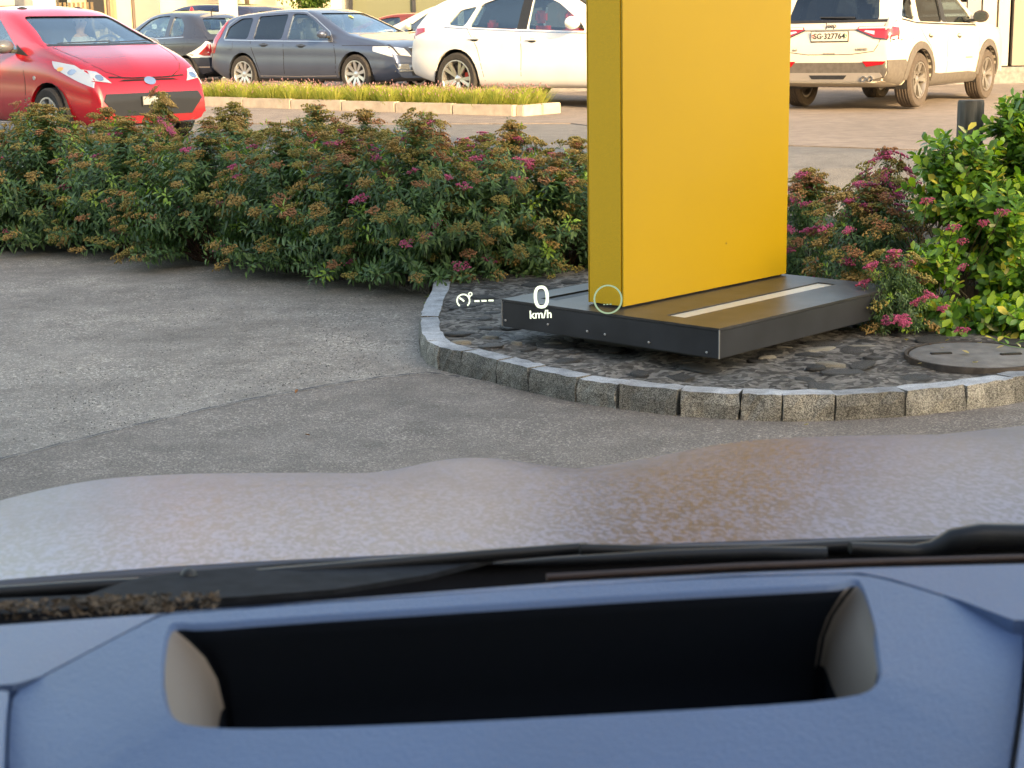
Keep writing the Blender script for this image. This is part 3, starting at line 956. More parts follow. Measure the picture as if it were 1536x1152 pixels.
        for ax in S['axles']:
            for sg in (1, -1):
                yc = sg * (W / 2 - h - .012)
                w_ = link_mesh('wheel', tyre, None, s.root, loc=(ax, yc, wr), rot=(0, random.uniform(0, 6), 0) if sg > 0 else (0, random.uniform(0, 6), math.pi))
                link_mesh('rim', rim, None, w_); link_mesh('brake_disc', disc, None, w_)
                # arch liner, cut off at sill height by being an upper half shell
                bm = bmesh.new(); nseg = 14; A = []
                for q in range(nseg + 1):
                    a = math.pi * (-.08 + 1.16 * q / nseg); k = wr + .058
                    A.append([bm.verts.new((ax + k * math.cos(a), sg * (W / 2 - yy_), wr + k * math.sin(a))) for yy_ in (.04, .32)])
                for q in range(nseg): bm.faces.new((A[q][0], A[q + 1][0], A[q + 1][1], A[q][1]))
                bm.faces.new([a_[1] for a_ in A])
                bm_obj('wheel_liner', bm, M_BLACK, s.root)
    def mirror(s, x, z, m, sg=1, size=(.10, .22, .15)):
        p, n_ = s.hit('y', sg, x, z)
        bm = bmesh.new()
        bmesh.ops.create_uvsphere(bm, u_segments=16, v_segments=10, radius=.5)
        for v in bm.verts:
            v.co.x = max(v.co.x, -.18) if v.co.x < 0 else v.co.x
            v.co = Vector((v.co.x * size[0] * 1.7, v.co.y * size[1], v.co.z * size[2]))
            v.co += Vector((x, p.y + sg * (size[1] / 2 + .035), z + .03))
        mo = bm_obj('wing_mirror', bm, m, s.root, smooth=True, angle=40)
        bm = bmesh.new(); add_box(bm, (x + .01, p.y + sg * .03, z - .02), (.07, .12, .04), bev=.01)
        bm_obj('mirror_arm', bm, M_BLACK, mo)
        bm = bmesh.new(); add_box(bm, (x - .035 * size[0] / .1, p.y + sg * (size[1] / 2 + .035), z + .03), (.006, size[1] * .72, size[2] * .66), bev=.002)
        bm_obj('mirror_glass', bm, M_CHROME, mo)
    def plate(s, sg, y, z, w, h_, text, size, badges=True, m=None):
        p, n_ = s.hit('x', sg, y, z)
        nrm = Vector((sg, 0, 0))
        x = p.x + sg * .02
        bm = bmesh.new(); add_box(bm, (x, y, z), (.014, w, h_), bev=.003)
        po = bm_obj('number_plate', bm, m or mat('white plate', (.62, .58, .50), .45), s.root)
        bm = bmesh.new(); add_box(bm, (x - sg * .004, y, z - .004), (.012, w + .02, h_ + .02), bev=.003)
        bm_obj('plate_frame', bm, M_BLACK, po)
        if text:
            me = text_mesh(text, size, .0015, bold=.0012); me.materials.append(M_BLACK)
            o = link_mesh('lettering', me, None, po, loc=(x + sg * .009, y, z))
            # text faces sg direction: reader looks along -sg x ; its right is -y for sg=-1
            o.rotation_euler = (R(90), 0, R(-90) if sg < 0 else R(90))
            if badges:
                for k, c in ((-1, (.6, .05, .04)), (1, (.04, .25, .07))):
                    yy_ = y + (-sg if sg < 0 else sg) * 0 + (k * (w / 2 - .028)) * (-1 if sg < 0 else 1)
                    q = bmesh.new()
                    sh = [(-.017, .022), (.017, .022), (.017, -.004), (0, -.024), (-.017, -.004)]
                    vs2 = [q.verts.new((x + sg * .009, yy_ + a, z + b_)) for a, b_ in sh]; v3 = [q.verts.new((x + sg * .006, yy_ + a, z + b_)) for a, b_ in sh]
                    q.faces.new(vs2); q.faces.new(v3[::-1])
                    for i in range(5): q.faces.new((vs2[i], v3[i], v3[(i + 1) % 5], vs2[(i + 1) % 5]))
                    bmesh.ops.recalc_face_normals(q, faces=q.faces)
                    bm_obj('shield_emblem', q, mat('shield %d' % k, c, .5), po)
                    q = bmesh.new()
                    add_box(q, (x + sg * .0095, yy_, z + .001), (.002, .017, .006)); add_box(q, (x + sg * .0095, yy_, z + .001), (.0024, .006, .017))
                    bm_obj('cross_emblem', q, mat('emblem white', (.8, .8, .78), .5), po)
        return po
    def bodytext(s, name, txt, axis, sg, u, v, size, m):
        p, n_ = s.hit(axis, sg, u, v)
        me = text_mesh(txt, size, .002, bold=.0008); me.materials.append(m)
        o = link_mesh(name, me, None, s.root)
        if axis == 'x':
            o.location = (p.x + sg * (.02 if v > 1 else .006), u, v); o.rotation_euler = (R(90), 0, R(-90) if sg < 0 else R(90))
        else:
            o.location = (u, p.y + sg * .004, v); o.rotation_euler = (R(90), 0, R(180) if sg > 0 else 0)
        return o
    def handles(s, pts, sg, m, w=.2):
        for x, z in pts:
            p, n_ = s.hit('y', sg, x, z)
            bm = bmesh.new(); add_box(bm, (x, p.y + sg * .022, z), (w, .022, .032), bev=.010)
            ho = bm_obj('door_handle', bm, m, s.root, smooth=True, angle=40)
            s.patch('handle_recess', [(x + .08 * math.cos(a / 6 * math.pi) , z - .01 + .035 * math.sin(a / 6 * math.pi)) for a in range(12)], 'y', sg, M_BLACK, off=.002, thick=.006, parent=ho)

def paint(name, col, metal=.0, rough=.32, coat=.8, flake=0.06):
    return mat(name, col, rough, metal=metal, coat=coat, noise_s=3.0, noise_amt=flake)
M_SEAM = mat('panel gap', (.01, .01, .011), .9)
M_RED_L = mat('red lens', (.36, .006, .012), .12, coat=1.0)
M_CLEAR_L = mat('clear lamp lens', (.62, .64, .66), .10, metal=.35, coat=1.0)
M_WHITE_L = mat('white lamp ring', (.7, .7, .68), .2, coat=.5)
M_DLENS = mat('dark lamp housing', (.03, .03, .035), .2, coat=.6)
M_TRIM = mat('satin chrome trim', (.6, .6, .6), .25, metal=.9)
M_CLAD = mat('grey plastic cladding', (.10, .088, .078), .75, noise_s=20, noise_amt=.15)
M_SKID = mat('silver skid plate', (.30, .27, .24), .5, metal=.3)
def arc(cx, cz, r, a0, a1, n=12): return [(cx + r * math.cos(R(a0 + (a1 - a0) * i / n)), cz + r * math.sin(R(a0 + (a1 - a0) * i / n))) for i in range(n + 1)]

def strip_rect(x0, x1, z0, z1): return [(x0, z0), (x1, z0), (x1, z1), (x0, z1)]

# ---- grey estate car (side-on in the middle of the row)
P_GREY = paint('graphite metallic paint', (.085, .108, .165), .55, .30)
vol = Car(dict(H=1.48, W=1.865, wr=.335, axles=(1.388, -1.388), rim=.232, spokes=9, spoke_w=.026, flare=1.25, tw=.215,
    top=[(-2.36, .62), (-2.36, .80), (-2.30, .98), (-2.05, 1.30), (-1.92, 1.38), (-1.5, 1.43), (-.7, 1.48), (-.1, 1.475), (.25, 1.42), (1.08, 1.04), (1.30, .99), (1.85, .90), (2.12, .80), (2.24, .66), (2.27, .50)],
    bot=[(-2.36, .36), (-2.0, .24), (-1.2, .2), (1.2, .2), (2.0, .2), (2.27, .26)], belt=[(-2.36, .97), (-1, .95), (1.0, .90), (2.3, .75)],
    side_windows=[[(-1.92, .98), (-1.28, .96), (-1.24, 1.33), (-1.55, 1.33), (-1.85, 1.18)], [(-1.13, .955), (-.40, .945), (-.36, 1.38), (-1.10, 1.355)], [(-.27, .94), (.80, .925), (.70, 1.03), (.28, 1.28), (.05, 1.375), (-.25, 1.39)]],
    windscreen=(-.05, [(-.74, 1.03), (.74, 1.03), (.56, 1.385), (-.56, 1.385)]), rear_window=(-1.75, [(-.62, 1.0), (.62, 1.0), (.52, 1.31), (-.52, 1.31)]),
    mat_seat=mat('grey leather', (.12, .12, .11), .7), dark_rear=-.32, seat_x=-.05),
    'estate_car', 'dark grey estate car parked side-on behind the lavender strip', P_GREY, (0, 0, 0), 0)
def dress_volvo(c):
    sg = -1
    for xs_ in ([(-.33, .26), (-.31, .6), (-.33, .93)], [(.92, .28), (.96, .6), (.90, .90)], [(-1.18, .93), (-1.12, .75), (-1.0, .52), (-.93, .33)]):
        for s_ in (1, -1): c.line('door_gap', chaikin(xs_, 1), 'y', s_, M_SEAM, w=.012, off=.001)
    for s_ in (1, -1):
        c.line('window_trim', [(-1.9, .955), (-1.2, .935), (-.3, .915), (.86, .895)], 'y', s_, M_TRIM, w=.018)
        c.line('window_trim', [(-1.93, .98), (-1.88, 1.22), (-1.6, 1.38), (-1.1, 1.405), (-.3, 1.425), (.05, 1.41), (.34, 1.29), (.75, 1.06), (.86, .90)], 'y', s_, M_TRIM, w=.015)
        c.patch('headlight', [(s_ * .42, .62), (s_ * .80, .66), (s_ * .82, .80), (s_ * .5, .76)], 'x', 1, M_CLEAR_L, off=.008)
        c.patch('headlight', [(2.18, .62), (1.80, .72), (1.78, .80), (2.1, .80)], 'y', s_, M_CLEAR_L, off=.008)
        c.patch('tail_light', [(-2.36, .70), (-2.22, .72), (-2.06, 1.02), (-1.93, 1.30), (-2.02, 1.34), (-2.2, 1.12)], 'y', s_, M_RED_L, off=.008)
        c.patch('fog_light', [(s_ * .5, .40), (s_ * .78, .42), (s_ * .80, .50), (s_ * .52, .50)], 'x', 1, M_TRIM, off=.01)
        c.mirror(.72, .99, P_GREY, s_)
        c.line('sill_trim', [(-1.0, .235), (1.0, .235)], 'y', s_, M_BLACK, w=.06, off=.006)
    c.line('lower_trim', [(-.95, .31), (0, .30), (.95, .31)], 'y', -1, M_TRIM, w=.012)
    c.patch('grille', [(-.34, .56), (.34, .56), (.38, .76), (-.38, .76)], 'x', 1, M_BLACK, off=.006)
    c.line('grille_frame', [(-.36, .77), (.36, .77)], 'x', 1, M_TRIM, w=.02, off=.012)
    c.patch('lower_intake', [(-.42, .30), (.42, .30), (.46, .44), (-.46, .44)], 'x', 1, M_BLACK, off=.006)
    c.line('bumper_trim', [(-.8, .385), (.8, .385)], 'x', 1, M_TRIM, w=.02, off=.012)
    c.handles([(-.82, .86), (.12, .835)], -1, P_GREY)
    c.line('bonnet_gap', [(1.10, .82), (1.6, .82), (2.05, .80)], 'y', -1, M_SEAM, w=.008, off=.001)
    c.patch('fuel_flap', arc(-1.72, .85, .085, 0, 345, 14), 'y', -1, P_GREY, off=.005, thick=.01)
    c.patch('vignette_sticker', strip_rect(-.02, .03, 1.30, 1.34), 'x', 1, mat('yellow sticker', (.7, .7, .05), .5), off=.005)
    c.patch('dash_paper', strip_rect(.3, .5, 1.055, 1.075), 'x', 1, mat('paper', (.7, .7, .7), .7), off=-.02, thick=.005)
dress_volvo(vol)

# ---- white sport utility vehicle with red seats
P_WHITE = paint('pearl white paint', (.78, .77, .77), 0, .28)
lev = Car(dict(H=1.68, W=1.97, wr=.385, axles=(1.50, -1.50), rim=.275, spokes=5, split=.20, spoke_w=.024, flare=1.2, tw=.265, mat_rim=M_ALLOY,
    top=[(-2.50, .60), (-2.52, .85), (-2.44, 1.12), (-2.2, 1.40), (-2.02, 1.54), (-1.5, 1.62), (-.6, 1.68), (0, 1.665), (.3, 1.60), (1.12, 1.20), (1.35, 1.14), (2.0, 1.05), (2.35, .90), (2.48, .70), (2.50, .5)],
    bot=[(-2.52, .42), (-2.1, .32), (-1.2, .25), (1.2, .25), (2.0, .25), (2.5, .3)], belt=[(-2.5, 1.12), (-1.6, 1.13), (0, 1.06), (1.1, 1.02), (2.5, .85)],
    side_windows=[[(-1.70, 1.17), (-1.36, 1.14), (-1.18, 1.43), (-1.50, 1.38)], [(-1.27, 1.13), (-.36, 1.085), (-.33, 1.55), (-.75, 1.55), (-1.10, 1.46)], [(-.18, 1.08), (.86, 1.045), (.74, 1.18), (.32, 1.44), (.02, 1.545), (-.16, 1.56)]],
    windscreen=(-.05, [(-.76, 1.19), (.76, 1.19), (.58, 1.57), (-.58, 1.57)]), rear_window=(-1.9, [(-.6, 1.17), (.6, 1.17), (.5, 1.45), (-.5, 1.45)]),
    mat_seat=mat('red leather', (.55, .02, .02), .5), seat_x=-.15, mat_in=mat('warm dark cabin', (.05, .03, .03), .8)),
    'sport_utility_vehicle', 'white sport utility vehicle with red leather seats, partly hidden behind the yellow pylon', P_WHITE, (0, 0, 0), 0)
for s_ in (1, -1):
    lev.line('window_trim', [(-1.75, 1.14), (-1.2, 1.105), (-.3, 1.06), (.9, 1.015)], 'y', s_, M_TRIM, w=.016)
    lev.line('door_gap', chaikin([(-.27, .34), (-.24, .7), (-.27, 1.06)], 1), 'y', s_, M_SEAM, w=.008, off=.001)
    lev.line('door_gap', chaikin([(.95, .36), (1.0, .7), (.95, 1.03)], 1), 'y', s_, M_SEAM, w=.008, off=.001)
    lev.line('door_gap', chaikin([(-1.3, 1.12), (-1.1, .9), (-1.0, .6), (-.95, .36)], 1), 'y', s_, M_SEAM, w=.008, off=.001)
    lev.patch('door_pillar', [(-.36, 1.09), (-.18, 1.085), (-.16, 1.56), (-.33, 1.55)], 'y', s_, M_BLACK, off=.003)
    lev.patch('tail_light', [(-2.48, 1.00), (-2.15, 1.08), (-2.18, 1.14), (-2.42, 1.13)], 'y', s_, M_RED_L, off=.008)
    lev.patch('tail_light', [(s_ * .45, .98), (s_ * .86, .98), (s_ * .82, 1.10), (s_ * .45, 1.06)], 'x', -1, M_RED_L, off=.008)
    lev.patch('headlight', [(s_ * .5, .82), (s_ * .86, .80), (s_ * .84, .94), (s_ * .52, .90)], 'x', 1, M_CLEAR_L, off=.008)
    lev.patch('side_vent', [(1.12, .86), (1.20, .86), (1.20, .885), (1.12, .885)], 'y', s_, M_BLACK, off=.004)
    lev.mirror(.72, 1.13, P_WHITE, s_, size=(.13, .25, .18))
lev.patch('grille', [(-.45, .45), (.45, .45), (.38, .85), (-.38, .85)], 'x', 1, M_BLACK, off=.008)
lev.handles([(-1.12, .97), (-.05, .94)], -1, P_WHITE)
for ax in (-1.5,):
    bm = bmesh.new(); add_box(bm, (ax + .14, -.86, .42), (.10, .05, .16), bev=.02)
    bm_obj('brake_caliper', bm, mat('red caliper', (.6, .02, .01), .35, coat=.5), lev.root)

# ---- cream-white compact sport utility vehicle seen from behind, right
P_CREAM = paint('ivory white paint', (.66, .60, .50), 0, .30)
jee = Car(dict(H=1.64, W=1.82, wr=.352, axles=(1.318, -1.318), rim=.232, spokes=5, split=.16, spoke_w=.022, flare=1.15, tw=.23, round=.12, mat_rim=mat('mid grey alloy', (.33, .30, .27), .35, metal=.7), tumble=.17,
    mat_tyre=mat('dusty tyre rubber', (.07, .055, .045), .9, noise_s=30, noise_amt=.2, bump=.2),
    top=[(-2.20, .58), (-2.20, .78), (-2.16, 1.02), (-2.10, 1.12), (-1.93, 1.50), (-1.84, 1.59), (-1.0, 1.64), (0, 1.63), (.3, 1.575), (1.0, 1.16), (1.2, 1.10), (1.9, 1.04), (2.12, .94), (2.21, .75), (2.22, .5)],
    bot=[(-2.20, .34), (-1.9, .28), (-1.0, .24), (1.0, .24), (1.9, .26), (2.22, .3)], belt=[(-2.2, 1.09), (-1, 1.06), (1.0, 1.03), (2.2, .95)],
    side_windows=[[(-1.80, 1.16), (-1.42, 1.11), (-1.36, 1.47), (-1.55, 1.46)], [(-1.27, 1.10), (-.42, 1.085), (-.40, 1.53), (-1.22, 1.50)], [(-.30, 1.085), (.78, 1.07), (.66, 1.2), (.26, 1.46), (.05, 1.53), (-.28, 1.54)]],
    windscreen=(-.05, [(-.72, 1.17), (.72, 1.17), (.58, 1.53), (-.58, 1.53)]), rear_window=(-1.85, [(-.63, 1.12), (.63, 1.12), (.56, 1.46), (-.56, 1.46)]),
    dark_rear=-.40, mat_in=mat('brown-black cabin', (.04, .032, .028), .8)),
    'compact_sport_utility_vehicle', 'cream-white compact sport utility vehicle seen from behind with grey cladding and SG plate', P_CREAM, (0, 0, 0), 0)
def dress_jeep(c):
    hw = .91
    for s_ in (1, -1):
        c.patch('lower_cladding', [(-2.25, .37), (-1.78, .30), (-1.74, .56), (-1.80, .63), (-2.25, .63)], 'y', s_, M_CLAD, off=.009)
        c.patch('lower_cladding', [(-.92, .27), (.92, .27), (.88, .40), (.5, .42), (-.6, .42), (-.9, .44)], 'y', s_, M_CLAD, off=.009)
        for ax in (1.318, -1.318):
            vs2, fs2 = [], []
            angs = list(range(-2, 186, 9))
            for a in angs:
                for rr_, dy in ((.405, -.03), (.405, .022), (.495, .020), (.50, .0)):
                    x, z = ax + rr_ * math.cos(R(a)), .352 + rr_ * math.sin(R(a))
                    p, _n = c.hit('y', s_, x, max(z, .34)); vs2.append((x, p.y + s_ * dy, z))
            for i in range(len(angs) - 1):
                for k in range(3):
                    q = i * 4 + k; f = (q, q + 4, q + 5, q + 1); fs2.append(f if s_ < 0 else f[::-1])
            py_obj('arch_flare', vs2, fs2, M_CLAD, c.root, smooth=True, angle=50)
        c.patch('tail_light', [(-2.2, .90), (-1.97, .94), (-1.96, 1.03), (-2.2, 1.05)], 'y', s_, M_RED_L, off=.010)
        c.patch('tail_light', [(s_ * .60, .91), (s_ * .93, .87), (s_ * .93, 1.05), (s_ * .60, 1.05)], 'x', -1, M_RED_L, off=.010)
        c.patch('tail_light', [(s_ * .36, 1.01), (s_ * .60, .91), (s_ * .60, 1.05), (s_ * .38, 1.05)], 'x', -1, M_RED_L, off=.010)
        c.patch('reversing_lamp', [(s_ * .38, 1.022), (s_ * .90, 1.022), (s_ * .90, 1.045), (s_ * .39, 1.045)], 'x', -1, M_CLEAR_L, off=.014)
        c.patch('reversing_lamp', [(s_ * .46, .985), (s_ * .60, .945), (s_ * .60, .99), (s_ * .48, 1.0)], 'x', -1, M_CLEAR_L, off=.014)
        c.patch('lamp_bezel', [(s_ * .34, 1.005), (s_ * .60, .898), (s_ * .95, .856), (s_ * .95, .874), (s_ * .60, .912), (s_ * .36, 1.018)], 'x', -1, M_DLENS, off=.012)
        c.patch('bumper_reflector', [(s_ * .46, .615), (s_ * .78, .615), (s_ * .74, .575), (s_ * .52, .545)], 'x', -1, M_RED_L, off=.018)
        c.line('door_gap', chaikin([(-.36, .42), (-.34, .7), (-.36, 1.06)], 1), 'y', s_, M_SEAM, w=.008, off=.001)
        c.line('door_gap', chaikin([(.88, .42), (.92, .7), (.88, 1.04)], 1), 'y', s_, M_SEAM, w=.008, off=.001)
        c.line('door_gap', chaikin([(-1.35, 1.05), (-1.2, .9), (-.9, .75), (-.86, .45)], 1), 'y', s_, M_SEAM, w=.008, off=.001)
        c.line('window_trim', [(-1.80, 1.135), (-1.40, 1.085), (-.4, 1.065), (.84, 1.045)], 'y', s_, M_BLACK, w=.02)
        c.patch('door_pillar', [(-.43, 1.09), (-.29, 1.085), (-.27, 1.54), (-.41, 1.53)], 'y', s_, M_BLACK, off=.003)
        c.line('roof_rail', [(-1.6, 1.56), (-.5, 1.60), (.2, 1.56)], 'y', s_, M_TRIM, w=.02, off=.02)
        c.mirror(.74, 1.13, mat('dark mirror cap', (.05, .04, .035), .4), s_, size=(.11, .22, .17))
    c.patch('lower_cladding', [(-.86, .37), (.86, .37), (.95, .60), (-.95, .60)], 'x', -1, M_CLAD, off=.012)
    c.patch('skid_plate', [(-.70, .47), (-.74, .42), (-.50, .36), (.50, .36), (.74, .42), (.70, .47)], 'x', -1, M_SKID, off=.024)
    c.patch('tow_cover', [(-.22, .39), (.22, .39), (.26, .44), (-.26, .44)], 'x', -1, M_BLACK, off=.028)
    c.line('tailgate_gap', chaikin([(-.72, 1.08), (-.68, .85), (-.58, .70), (.58, .70), (.68, .85), (.72, 1.08)], 1), 'x', -1, M_SEAM, w=.009, off=.001)
    c.line('tailgate_crease', [(-.36, 1.008), (.36, 1.008)], 'x', -1, mat('shaded chrome', (.3, .27, .22), .3, metal=.5), w=.018, off=.006)
    c.patch('window_surround', [(-.80, 1.10), (.80, 1.10), (.80, 1.135), (-.80, 1.135)], 'x', -1, M_BLACK, off=.006)
    c.patch('wiper_blade', [(-.30, 1.15), (.18, 1.165), (.18, 1.178), (-.30, 1.172)], 'x', -1, M_BLACK, off=.02)
    for y in (-.50, -.59):
        me = lathe_mesh('exhaust_pipe', [(.036, -.09), (.036, .03), (.029, .03), (.029, -.08)], 18, 'Y', close=True); me.materials.append(M_CHROME)
        p, _ = c.hit('x', -1, y, .40)
        link_mesh('exhaust_pipe', me, None, c.root, loc=(p.x - .02, y, .395), rot=(0, 0, R(90)))
    c.plate(-1, .0, .93, .50, .12, 'SG·327764', .098)
    c.bodytext('maker_lettering', 'Jeep', 'x', -1, -.0, 1.065, .085, M_DLENS)
    c.bodytext('badge_lettering', '4x4', 'x', -1, .48, .76, .045, mat('badge grey', (.2, .19, .17), .4))
    c.bodytext('badge_lettering', 'LIMITED', 'x', -1, -.44, .76, .045, MATS['badge grey'])
    c.patch('tailgate_handle', [(-.09, .70), (.09, .70), (.08, .72), (-.08, .72)], 'x', -1, MATS['badge grey'], off=.008)
    c.handles([(-.98, .93), (.10, .915)], -1, P_CREAM)
    c.patch('door_badge', [(.36, .60), (.62, .60), (.62, .62), (.36, .62)], 'y', -1, MATS['badge grey'], off=.006)
dress_jeep(jee)

# ---- red hatchback driving past
P_RED = paint('bright red paint', (.46, .004, .014), 0, .26, coat=1.0)
maz = Car(dict(H=1.475, W=1.695, wr=.30, axles=(1.245, -1.245), rim=.20, spokes=7, tw=.195, round=.24, rn=4.2,
    top=[(-1.86, .62), (-1.88, .85), (-1.80, 1.03), (-1.62, 1.32), (-1.5, 1.40), (-1.0, 1.455), (-.4, 1.475), (.05, 1.45), (.32, 1.38), (1.06, 1.05), (1.25, .99), (1.62, .88), (1.86, .74), (1.97, .60), (2.0, .46)],
    bot=[(-1.88, .34), (-1.5, .22), (1.5, .2), (1.8, .18), (2.0, .22)], belt=[(-1.88, .98), (-1, .97), (1.0, .90), (1.3, .86), (2.0, .62)],
    side_windows=[[(-1.25, 1.02), (-.38, .985), (-.36, 1.35), (-1.0, 1.33)], [(-.28, .98), (.62, .955), (.58, 1.0), (.25, 1.20), (.02, 1.33), (-.26, 1.36)]],
    windscreen=(.0, [(-.69, 1.045), (.69, 1.045), (.60, 1.17), (.53, 1.35), (-.53, 1.35), (-.60, 1.17)]), rear_window=(-1.4, [(-.5, 1.05), (.5, 1.05), (.45, 1.3), (-.45, 1.3)]),
    seat_x=-.10, mat_in=mat('charcoal cabin', (.035, .035, .04), .8)),
    'red_hatchback', 'bright red hatchback driving past at the left, seen over the hedge from its front corner', P_RED, (0, 0, 0), 0)
for s_ in (1, -1):
    maz.patch('headlight', [(1.74, .66), (1.92, .60), (1.90, .70), (1.62, .83), (1.30, .875), (1.38, .80)], 'y', s_, M_CLEAR_L, off=.008, step=.05)
    maz.patch('headlight', [(s_ * .46, .64), (s_ * .72, .68), (s_ * .70, .79), (s_ * .56, .76)], 'x', 1, M_CLEAR_L, off=.008)
    maz.patch('lamp_projector', [(s_ * .57 + .045 * math.cos(a), .70 + .032 * math.sin(a)) for a in [i * .6283 for i in range(10)]], 'x', 1, M_CHROME, off=.012)
    maz.patch('lamp_projector', [(1.62 + .05 * math.cos(a), .76 + .03 * math.sin(a)) for a in [i * .6283 for i in range(10)]], 'y', s_, M_CHROME, off=.012)
    maz.patch('turn_signal', [(1.46 + .04 * math.cos(a), .79 + .022 * math.sin(a)) for a in [i * .6283 for i in range(10)]], 'y', s_, mat('amber lens', (.75, .38, .1), .2, coat=1), off=.012)
    maz.patch('tail_light', [(-1.86, .80), (-1.65, .85), (-1.62, 1.0), (-1.80, 1.0)], 'y', s_, M_RED_L, off=.008)
    maz.line('door_gap', chaikin([(-.33, .26), (-.31, .6), (-.33, .96)], 1), 'y', s_, M_SEAM, w=.008, off=.001)
    maz.line('door_gap', chaikin([(.78, .3), (.84, .6), (.78, .93)], 1), 'y', s_, M_SEAM, w=.008, off=.001)
    maz.patch('mirror_triangle', [(.60, .955), (.84, .93), (.55, 1.05)], 'y', s_, M_BLACK, off=.005)
    maz.patch('side_indicator', arc(1.02, .70, .022, 0, 330, 8), 'y', s_, M_CLEAR_L, off=.008)
    maz.mirror(.56, 1.0, M_BLACK if False else mat('grey mirror cap', (.10, .11, .13), .35, coat=.4), s_, size=(.12, .24, .15))
    maz.line('bonnet_gap', chaikin([(1.15, s_ * .66), (1.5, s_ * .60), (1.8, s_ * .50), (1.9, s_ * .30)], 1), 'z', 1, M_SEAM, w=.008, off=.001)
maz.line('bonnet_gap', [(-.46, .70), (-.2, .685), (.2, .685), (.46, .70)], 'x', 1, M_SEAM, w=.014, off=.003)
maz.patch('upper_grille', [(-.36, .655), (.36, .655), (.30, .672), (-.30, .672)], 'x', 1, M_SEAM, off=.004)
maz.patch('badge', [(.07 * math.cos(a), .655 + .042 * math.sin(a)) for a in [i * .4488 for i in range(14)]], 'x', 1, M_CHROME, off=.014)
maz.patch('lower_grille', [(-.56, .53), (.56, .53), (.60, .46), (.46, .30), (-.46, .30), (-.60, .46)], 'x', 1, mat('grey grille', (.022, .022, .025), .5), off=.008)
maz.plate(1, 0, .45, .30, .085, None, .06)
maz.patch('windscreen_trim', [(-.72, 1.025), (.72, 1.025), (.72, 1.045), (-.72, 1.045)], 'x', 1, M_BLACK, off=.005)
maz.line('wiper', [(-.55, 1.055), (.1, 1.07)], 'x', 1, M_BLACK, w=.012, off=.012)
maz.line('wiper', [(.05, 1.055), (.6, 1.07)], 'x', 1, M_BLACK, w=.012, off=.012)

# ---- dark grey little retro hatchback
P_NAVY = paint('dark slate paint', (.045, .052, .075), .35, .25)
fia = Car(dict(H=1.49, W=1.63, wr=.295, axles=(1.15, -1.15), rim=.2, spokes=5, tw=.19, round=.24, rn=4, tumble=.22,
    top=[(-1.74, .52), (-1.76, .72), (-1.68, .98), (-1.45, 1.20), (-1.18, 1.38), (-.9, 1.455), (-.3, 1.49), (.15, 1.46), (.45, 1.36), (1.02, 1.02), (1.2, .96), (1.55, .84), (1.74, .66), (1.78, .5)],
    bot=[(-1.76, .32), (-1.4, .22), (1.4, .2), (1.78, .25)], belt=[(-1.76, .96), (-1, .98), (1.0, .93), (1.78, .8)],
    side_windows=[[(-1.06, 1.02), (-.62, 1.00), (-.60, 1.37), (-.85, 1.34), (-1.02, 1.20)], [(-.48, .995), (.72, .97), (.62, 1.08), (.20, 1.33), (-.1, 1.385), (-.46, 1.395)]],
    windscreen=(.1, [(-.62, 1.03), (.62, 1.03), (.5, 1.36), (-.5, 1.36)]), rear_window=(-1.16, [(-.50, 1.03), (.50, 1.03), (.47, 1.2), (.38, 1.33), (-.38, 1.33), (-.47, 1.2)]),
    mat_seat=mat('ivory leather', (.6, .56, .45), .6), mat_in=mat('ivory cabin', (.5, .47, .40), .7), mat_wheel=mat('ivory wheel', (.55, .52, .45), .5), seat_x=-.05),
    'small_hatchback', 'small rounded dark hatchback with ivory interior parked between the red car and the grey estate', P_NAVY, (0, 0, 0), 0)
for s_ in (1, -1):
    tl = [(s_ * .50, .86), (s_ * .63, .90), (s_ * .76, .66), (s_ * .74, .60), (s_ * .56, .60), (s_ * .52, .68)]
    fia.patch('tail_light', tl, 'x', -1, M_WHITE_L, off=.010)
    fia.patch('tail_lens', [(s_ * .56, .84), (s_ * .62, .85), (s_ * .70, .66), (s_ * .66, .63), (s_ * .60, .63), (s_ * .56, .72)], 'x', -1, M_RED_L, off=.016)
    0 and fia.patch('tail_light', [(-1.74, .62), (-1.58, .62), (-1.50, .66), (-1.46, .90), (-1.58, .92), (-1.70, .80)], 'y', s_, M_WHITE_L, off=.010)
    0 and fia.patch('tail_lens', [(-1.70, .66), (-1.60, .66), (-1.54, .70), (-1.52, .86), (-1.60, .86), (-1.66, .76)], 'y', s_, M_RED_L, off=.016)
    fia.line('window_trim', [(-1.1, .985), (-.5, .97), (.8, .95)], 'y', s_, M_TRIM, w=.016)
    fia.line('waist_crease', [(-1.45, .86), (0, .85), (1.3, .82)], 'y', s_, M_SEAM, w=.008, off=.001)
    fia.line('door_gap', chaikin([(-.54, .26), (-.52, .6), (-.54, .97)], 1), 'y', s_, M_SEAM, w=.01, off=.001)
    fia.mirror(.62, 1.02, P_NAVY, s_)
    fia.handles([(-.35, .80)], s_, M_CHROME, .15)
    fia.patch('headlight', arc(s_ * .5, .70, .10, 0, 345, 14), 'x', 1, M_CLEAR_L, off=.01)
fia.patch('lower_bumper', [(-.55, .24), (.55, .24), (.5, .5), (-.5, .5)], 'x', -1, M_BLACK, off=.008)
fia.line('bumper_trim', [(-.7, .42), (.7, .42)], 'x', -1, M_CHROME, w=.022, off=.014)
fia.plate(-1, 0, .66, .30, .11, None, .06)
fia.line('rear_wiper', [(-.3, 1.06), (.15, 1.10)], 'x', -1, M_BLACK, w=.014, off=.02)
tube('roof_aerial', [(-1.0, 0, 1.44), (-1.06, 0, 1.50), (-1.1, 0, 1.53)], [.012, .01, .008], M_BLACK, fia.root)
